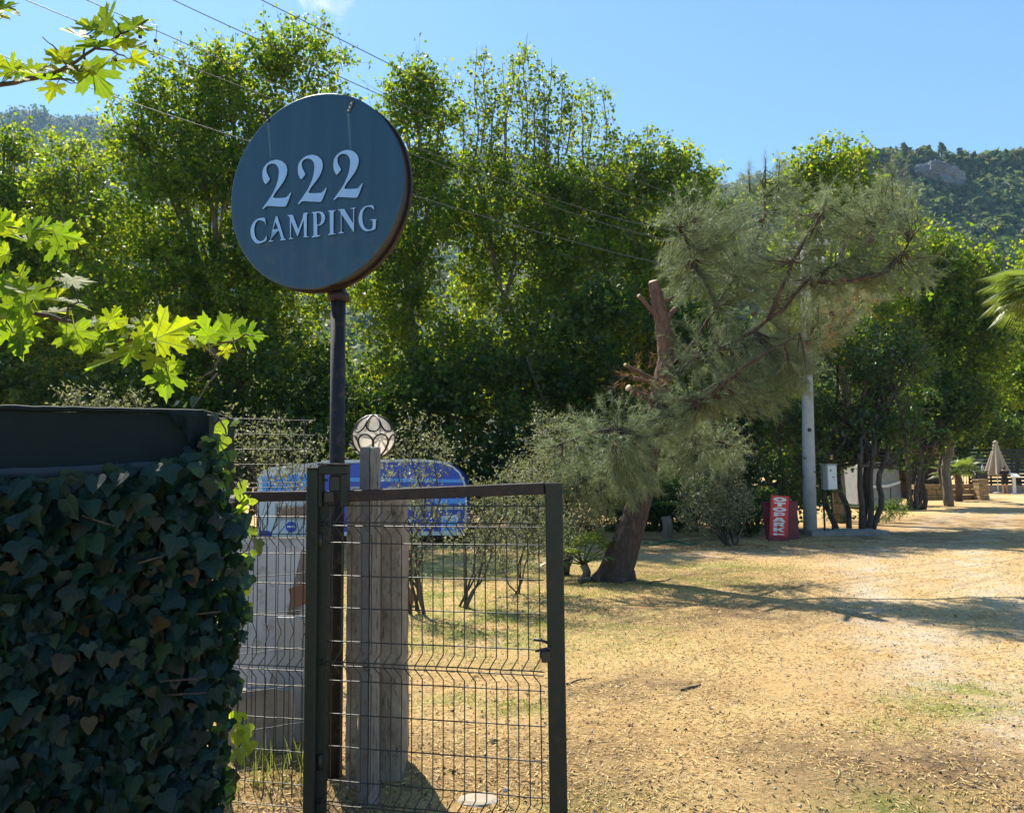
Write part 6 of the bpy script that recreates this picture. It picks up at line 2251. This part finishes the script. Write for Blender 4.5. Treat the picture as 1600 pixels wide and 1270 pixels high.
    for i in range(7):
        x = xa + (xb - xa) * i / 6
        MB().tube([(x, 40.8, .8), (x, 40.8, 1.25)], .014, 5).build('bar', M['black_iron'], root)
        MB().lathe([(.01, -.035), (.035, 0), (.01, .035)], (x, 40.8, 1.28), 8).build('knob', M['white_paint'], root)
    # dark oven box with a pale bottle on it
    Y = 42.5
    c = at(1531, 750, Y)
    root = thing('barbecue_box', 'black iron barbecue box behind the sandstone pillar', 'barbecue', Vector((c.x, Y, 0)))
    MB().bbox((c.x, Y, 1.1), (.62, .5, .55), .03).build('firebox', M['black_iron'], root)
    MB().bbox((c.x, Y, 1.4), (.68, .56, .05), .01).build('lid', M['black_iron'], root)
    for sx in (-.25, .25):
        for sy in (-.18, .18): MB().tube([(c.x + sx, Y + sy, .85), (c.x + sx, Y + sy, 0)], .02, 6).build('leg', M['black_iron'], root)
    o = MB().lathe([(.05, 0), (.055, .03), (.055, .22), (.02, .3), (.02, .36), (.026, .37)], (at(1535.5, 740, Y).x, Y, 1.425), 12).build('bottle', M['white_paint'])
    tag(o, 'white bottle standing on the black barbecue box', 'bottle')
    # closed parasol
    Y = 49.5
    c = at(1558, 740, Y)
    root = thing('parasol', 'closed beige parasol hanging in folds above the terrace', 'parasol', Vector((c.x, Y, 0)))
    zt = at(1557, 691, Y).z
    zb = at(1557, 742, Y).z
    MB().tube([(c.x, Y, 0), (c.x, Y, zt + .12)], .028, 8).build('pole', M['white_paint'], root)
    V, F = [], []
    na, nh = 96, 16
    for j in range(nh + 1):
        t = j / nh
        r = .1 + .53 * t ** 1.05
        for i in range(na):
            a = 2 * math.pi * i / na
            k_ = 1 + (.22 * t + .05) * math.cos(a * 9)
            zz = zt - (zt - zb) * t + (.07 * math.cos(a * 9 + .4) if j == nh else 0)
            V.append((c.x + math.cos(a) * r * k_, Y + math.sin(a) * r * k_, zz))
    for j in range(nh):
        for i in range(na):
            F.append((j * na + i, j * na + (i + 1) % na, (j + 1) * na + (i + 1) % na, (j + 1) * na + i))
    np_part('canopy', np.array(V), np.array(F), M['canvas'], root, smooth=True)
    MB().lathe([(.16, zt - .05), (.13, zt + .04), (.05, zt + .1)], (c.x, Y, 0), 12).build('crown', M['canvas'], root)
    MB().lathe([(.3, 0), (.3, .08), (.06, .12)], (c.x, Y, 0), 16).build('base', M['light_concrete'], root)
    # white wash basin on a pedestal
    Y = 48
    c = at(1586, 748, Y)
    root = thing('white_table', 'white tilted board table on a pedestal right of the person', 'table', Vector((c.x, Y, 0)))
    MB().bbox((c.x, Y, 1.12), (.52, .45, .05), .01, rx=.5, ry=.06).build('top', M['white_paint'], root)
    MB().bbox((c.x - .04, Y + .05, .55), (.16, .12, 1.05), .01).build('pedestal', M['white_paint'], root)
    MB().bbox((c.x - .02, Y, .03), (.36, .3, .06), .01).build('base', M['white_paint'], root)


far_things()


# ------------------------------------------------------------------ the person by the parasol
def person():
    g = gnd(1571, 772)
    Y = g.y
    root = thing('person', 'person in a black top and shorts, bare legged, seen from behind by the parasol', 'person', Vector((g.x, Y, 0)))
    H = 1.66

    def skin(name, verts, edges, radii, mat, sub=2, rootv=0):
        me = bpy.data.meshes.new(name)
        me.from_pydata(verts, edges, [])
        o = bpy.data.objects.new(name, me)
        COL.objects.link(o)
        md = o.modifiers.new('s', 'SKIN')
        sv = me.skin_vertices[0].data
        for i, r in enumerate(radii):
            sv[i].radius = (r[0], r[1]) if isinstance(r, tuple) else (r, r)
            sv[i].use_root = (i == rootv)
        ms = o.modifiers.new('u', 'SUBSURF'); ms.levels = sub; ms.render_levels = sub
        dg = bpy.context.evaluated_depsgraph_get()
        m2 = bpy.data.meshes.new_from_object(o.evaluated_get(dg))
        bpy.data.objects.remove(o)
        m2.name = name
        m2.polygons.foreach_set('use_smooth', [True] * len(m2.polygons))
        m2.materials.clear(); m2.materials.append(mat)
        ob = bpy.data.objects.new(name, m2)
        COL.objects.link(ob); ob.parent = root
        return ob
    # faces away from the camera (+Y); forearms lifted in front of the chest
    V = [(0, 0, .93), (0, .0, 1.10), (0, 0, 1.30), (0, -.01, 1.42), (0, .01, 1.50), (0, .02, 1.58),
         (-.10, 0, .90), (-.105, .01, .50), (-.11, -.01, .08), (-.115, .12, .035),
         (.10, 0, .90), (.105, .03, .50), (.10, .0, .08), (.11, .13, .035),
         (-.19, 0, 1.37), (-.25, .02, 1.12), (-.17, .22, 1.20), (-.15, .28, 1.24),
         (.19, 0, 1.37), (.25, .02, 1.12), (.17, .22, 1.22), (.15, .28, 1.26)]
    E = [(0, 1), (1, 2), (2, 3), (3, 4), (4, 5), (0, 6), (6, 7), (7, 8), (8, 9), (0, 10), (10, 11), (11, 12), (12, 13), (3, 14), (14, 15), (15, 16), (16, 17), (3, 18), (18, 19), (19, 20), (20, 21)]
    Rr = [(.15, .10), (.125, .09), (.15, .10), (.11, .075), .05, (.075, .09), .085, .052, .036, .032, .085, .052, .036, .032, .058, .042, .034, .03, .058, .042, .034, .03]
    skin('body', V, E, Rr, M['skin'])
    # head with a face turned away, nose and ears
    hm = MB()
    vs, fs = [], []
    c = Vector((0, .02, H - .11))
    for i in range(18):
        for j in range(12):
            a, e = 2 * math.pi * i / 18, math.pi * j / 11 - math.pi / 2
            d = Vector((math.cos(a) * math.cos(e) * .078, math.sin(a) * math.cos(e) * .095, math.sin(e) * .115))
            if d.y > .05: d.y += .022 * math.exp(-((d.z + .005) / .02) ** 2) * math.exp(-(d.x / .015) ** 2)
            if abs(d.x) > .07: d.x *= 1.12
            vs.append(c + d)
    for i in range(18):
        for j in range(11): fs.append((i * 12 + j, ((i + 1) % 18) * 12 + j, ((i + 1) % 18) * 12 + j + 1, i * 12 + j + 1))
    hm.add(vs, fs, True)
    me = hm.build('head', M['skin'], root, world=False)
    hr = MB()
    vs, fs = [], []
    for i in range(18):
        for j in range(10):
            a, e = 2 * math.pi * i / 18, math.pi * j / 9 * .72 - math.pi * .22
            fr = .82 if math.sin(a) > .4 and e < .35 else 1.0
            vs.append(c + Vector((math.cos(a) * math.cos(e) * .094 * fr, math.sin(a) * math.cos(e) * .108 * fr - .01, math.sin(e) * .13 + .005)))
    for i in range(18):
        for j in range(9): fs.append((i * 10 + j, ((i + 1) % 18) * 10 + j, ((i + 1) % 18) * 10 + j + 1, i * 10 + j + 1))
    hr.add(vs, fs, True)
    hr.lathe([(.01, -.03), (.04, -.015), (.045, .01), (.03, .035), (.005, .045)], c + Vector((0, -.06, .12)), 10)
    hr.build('hair', M['hair'], root, world=False)
    # loose top and shorts
    V = [(0, 0, .78), (0, 0, 1.0), (0, 0, 1.2), (0, 0, 1.36), (0, 0, 1.43), (-.2, 0, 1.36), (-.255, .01, 1.16), (.2, 0, 1.36), (.255, .01, 1.16)]
    E = [(0, 1), (1, 2), (2, 3), (3, 4), (3, 5), (5, 6), (3, 7), (7, 8)]
    skin('shirt', V, E, [(.19, .14), (.17, .125), (.18, .125), (.17, .11), (.07, .07), .085, .07, .085, .07], M['dark_cloth'])
    V = [(0, 0, .84), (-.105, 0, .80), (-.11, .01, .56), (.105, 0, .80), (.11, .02, .56)]
    skin('shorts', V, [(0, 1), (1, 2), (0, 3), (3, 4)], [(.15, .13), .115, .105, .115, .105], M['dark_cloth'])
    root.rotation_euler.z = -.15


person()


# ------------------------------------------------------------------ stones, sticks, hose on the ground
def stone(name, label, px, py, w, h, mat, cat='stone', th=None, group=None):
    g = gnd(px, py)
    k = g.y / F_PX
    mb = MB()
    W, H = w * k, h * k
    vs, fs = [], []
    n1, n2 = 14, 9
    for i in range(n1):
        for j in range(n2):
            a, e = 2 * math.pi * i / n1, math.pi * j / (n2 - 1) - math.pi / 2
            d = Vector((math.cos(a) * math.cos(e), math.sin(a) * math.cos(e), math.sin(e)))
            q = 1 + .28 * noise.noise(d * 1.7 + Vector((px * .1, py * .1, 0)))
            vs.append(g + Vector((d.x * W / 2 * q, d.y * W * .4 * q, d.z * H * .6 * q + H * .35)))
    for i in range(n1):
        for j in range(n2 - 1): fs.append((i * n2 + j, ((i + 1) % n1) * n2 + j, ((i + 1) % n1) * n2 + j + 1, i * n2 + j + 1))
    mb.add(vs, fs)
    return tag(mb.build(name, M[mat]), label, cat, group)


stone('stone', 'small dark stone lying in the middle of the ground behind the gate', 772, 1161, 12, 7, 'bark')
stone('flat_stone', 'flat pale stone slab lying behind the bottom of the gate', 748, 1251, 62, 7, 'pebble')
stone('stone', 'brown stone peeping out right of the concrete pillar', 634, 944, 26, 30, 'terracotta')
stone('stone', 'white pebble lying above the flat pale slab', 790, 1236, 9, 6, 'light_concrete')
stone('stone', 'reddish stone near the middle of the bare ground', 985, 1136, 8, 6, 'terracotta')
for (a, b, r, lab) in (((905, 912), (990, 897), .035, 'thick fallen stick lying at the foot of the leaning pine'),
                       ((885, 1070), (925, 1060), .008, 'thin twig on the ground just right of the gate post'),
                       ((1065, 1080), (1095, 1071), .01, 'short dark stick on the open ground'),
                       ((1010, 914), (1050, 905), .012, 'thin stick between pine trunk and green grass')):
    p, q = gnd(*a), gnd(*b)
    p.z = q.z = r
    mb = MB()
    limb(p, q, r, r * .6, mb, 7, .06, 6, bump=.2)
    tag(mb.build('stick', M['bark']), lab, 'stick')
mb = MB()
q = []
for i in range(26):
    t = i / 25
    p = gnd(1008 + 80 * t, 849 + 3 * math.sin(t * 9)); p.z = .02
    q.append(p)
mb.tube(q, .022, 7)
tag(mb.build('garden_hose', M['hose']), 'green garden hose lying in the shade behind the leaning pine', 'hose')


def scatter():
    """straw, pebbles and grass: beyond counting"""
    # straw litter
    n = 230000
    Y = 3.3 + (rng.random(n) ** 1.7) * 15
    X = (rng.random(n) * 1.35 - .48) * Y * .95
    hz = np.sin(X * 1.7) * 0
    r, g, b = zones(X, Y)
    mot = np.sin(X * 1.9 + 1.3 * np.sin(Y * 1.1)) * np.sin(Y * 2.3 + 1.7 * np.sin(X * 1.4)) + .6 * np.sin(X * 5.1 + Y * 3.3) * np.sin(Y * 6.2 - X * 2.2)
    keep = (rng.random(n) > r * .75) & (rng.random(n) < .62 + .45 * mot)
    X, Y = X[keep], Y[keep]
    n = len(X)
    Z = np.array([gh(x, y) for x, y in zip(X, Y)])
    P = np.stack([X, Y, Z + .003], -1)
    a = rng.random(n) * 2 * math.pi
    d = np.stack([np.cos(a), np.sin(a), rng.normal(size=n) * .22], -1)
    L = rng.uniform(.012, .055, n) * (1 + Y / 22)
    W = rng.uniform(.0012, .0030, n) * (1 + Y / 6)
    nr = unit(np.stack([rng.normal(size=n) * .5, rng.normal(size=n) * .5, np.ones(n)], -1))
    bb = unit(np.cross(nr, d))
    V, F = leaf_quads(P, L, W * 1.6, nr, unit(d), bb, .1)
    V[:, 2] = np.maximum(V[:, 2], np.repeat(Z, 4) - .002)
    link('straw_litter', np_mesh('straw_litter', V, F, M['straw']), None, kind='stuff')
    # fallen leaves and bark bits, darker
    n = 9000
    Y = 3.3 + (rng.random(n) ** 1.5) * 14
    X = (rng.random(n) * 1.35 - .48) * Y * .95
    Z = np.array([gh(x, y) for x, y in zip(X, Y)])
    P = np.stack([X, Y, Z + .004], -1)
    nr = unit(np.stack([rng.normal(size=n) * .6, rng.normal(size=n) * .6, np.ones(n)], -1))
    aa = unit(np.cross(nr, rng.normal(size=(n, 3))))
    s = rng.uniform(.010, .030, n)
    V, F = leaf_quads(P, s, s * rng.uniform(.35, .9, n), nr, aa, np.cross(nr, aa), .3)
    link('leaf_litter', np_mesh('leaf_litter', V, F, M['bark']), None, kind='stuff')
    # pebbles, mostly in the wheel track
    n = 12000
    Y = 3.3 + (rng.random(n) ** 1.5) * 15
    X = (rng.random(n) * 1.1 - .3) * Y
    r, g, b = zones(X, Y)
    k = rng.random(n) < r * .9 + .1
    X, Y = X[k], Y[k]
    n = len(X)
    Z = np.array([gh(x, y) for x, y in zip(X, Y)])
    octa = np.array([(1, 0, 0), (-.3, .9, 0), (-.7, -.6, 0), (0, 0, .6), (.1, 0, -.5)])
    tri = np.array([(0, 1, 3), (1, 2, 3), (2, 0, 3), (1, 0, 4), (2, 1, 4), (0, 2, 4)])
    s = rng.uniform(.004, .014, n)[:, None, None] * (1 + .05 * Y)[:, None, None]
    an = rng.random(n) * 6.28
    ca, sa = np.cos(an), np.sin(an)
    R = np.stack([np.stack([ca, -sa, 0 * ca], -1), np.stack([sa, ca, 0 * ca], -1), np.stack([0 * ca, 0 * ca, 1 + 0 * ca], -1)], 1)
    V = np.einsum('nij,kj->nki', R, octa) * s + np.stack([X, Y, Z], -1)[:, None, :]
    F = (tri[None] + (np.arange(n) * 5)[:, None, None]).reshape(-1, 3)
    link('pebbles', np_mesh('pebbles', V.reshape(-1, 3), F, M['pebble']), None, kind='stuff')
    # living grass where the ground is green
    n = 420000
    Y = 3.3 + (rng.random(n) ** 1.15) * 18
    X = (rng.random(n) * 1.5 - .62) * Y
    r, g, b = zones(X, Y)
    nn = np.array([noise.noise(Vector((x * 1.3, y * 1.3, 0))) for x, y in zip(X[:n], Y[:n])]) if n < 0 else (np.sin(X * 3.1 + np.sin(Y * 2.3) * 1.7) * np.sin(Y * 3.7 + np.sin(X * 2.9)) * .5 + .5)
    k = rng.random(n) < (g ** 1.3) * (.12 + nn ** 2 * .75) * (1 - r * .8) + .006 * (nn > .6)
    X, Y = X[k], Y[k]
    n = len(X)
    Z = np.array([gh(x, y) for x, y in zip(X, Y)])
    h = .008 + .038 * rng.random(n) ** 1.6
    an = rng.random(n) * 6.28
    w = rng.uniform(.0018, .004, n) * (1 + Y / 10)
    base = np.stack([X, Y, Z - .004], -1)
    sd = np.stack([np.cos(an), np.sin(an), 0 * an], -1) * w[:, None]
    tip = base + np.stack([rng.normal(size=n) * .35 * h, rng.normal(size=n) * .35 * h, h], -1)
    V = np.stack([base - sd, base + sd, tip], 1).reshape(-1, 3)
    link('grass', np_mesh('grass', V, np.arange(len(V)).reshape(-1, 3), M['grass']), None, kind='stuff')
    # taller weeds at the foot of the fence panel
    n = 240
    B = np.array([at(rng.uniform(355, 500), 1260, rng.uniform(4.25, 4.6)) for _ in range(n)])
    B[:, 2] = -.08
    h = .05 + .27 * rng.random(n) ** 2.2
    sd = unit(rng.normal(size=(n, 3)) * np.array([1, 1, 0])) * .004
    tip = B + np.stack([rng.normal(size=n) * .3 * h, rng.normal(size=n) * .3 * h, h], -1)
    mid = (B + tip) / 2 + np.array([0, 0, .03])
    V = np.stack([B - sd, B + sd, mid + sd * .7, tip, mid - sd * .7], 1).reshape(-1, 3)
    F = np.arange(n * 5).reshape(n, 5)
    link('weeds', np_mesh('weeds', V, F, M['grass']), None, kind='stuff')


scatter()


# ------------------------------------------------------------------ haze
def haze():
    m, nt, out = new_mat('haze')
    p = nt.nodes.new('ShaderNodeVolumePrincipled')
    p.inputs['Color'].default_value = (.42, .68, 1, 1)
    p.inputs['Density'].default_value = HAZE
    p.inputs['Anisotropy'].default_value = 0.0
    nt.links.new(p.outputs[0], out.inputs['Volume'])
    mb = MB()
    mb.box((0, 600, 399), (6200, 5000, 804))
    o = mb.build('haze', m)
    o['kind'] = 'stuff'


HAZE = .00019
if HAZE: haze()
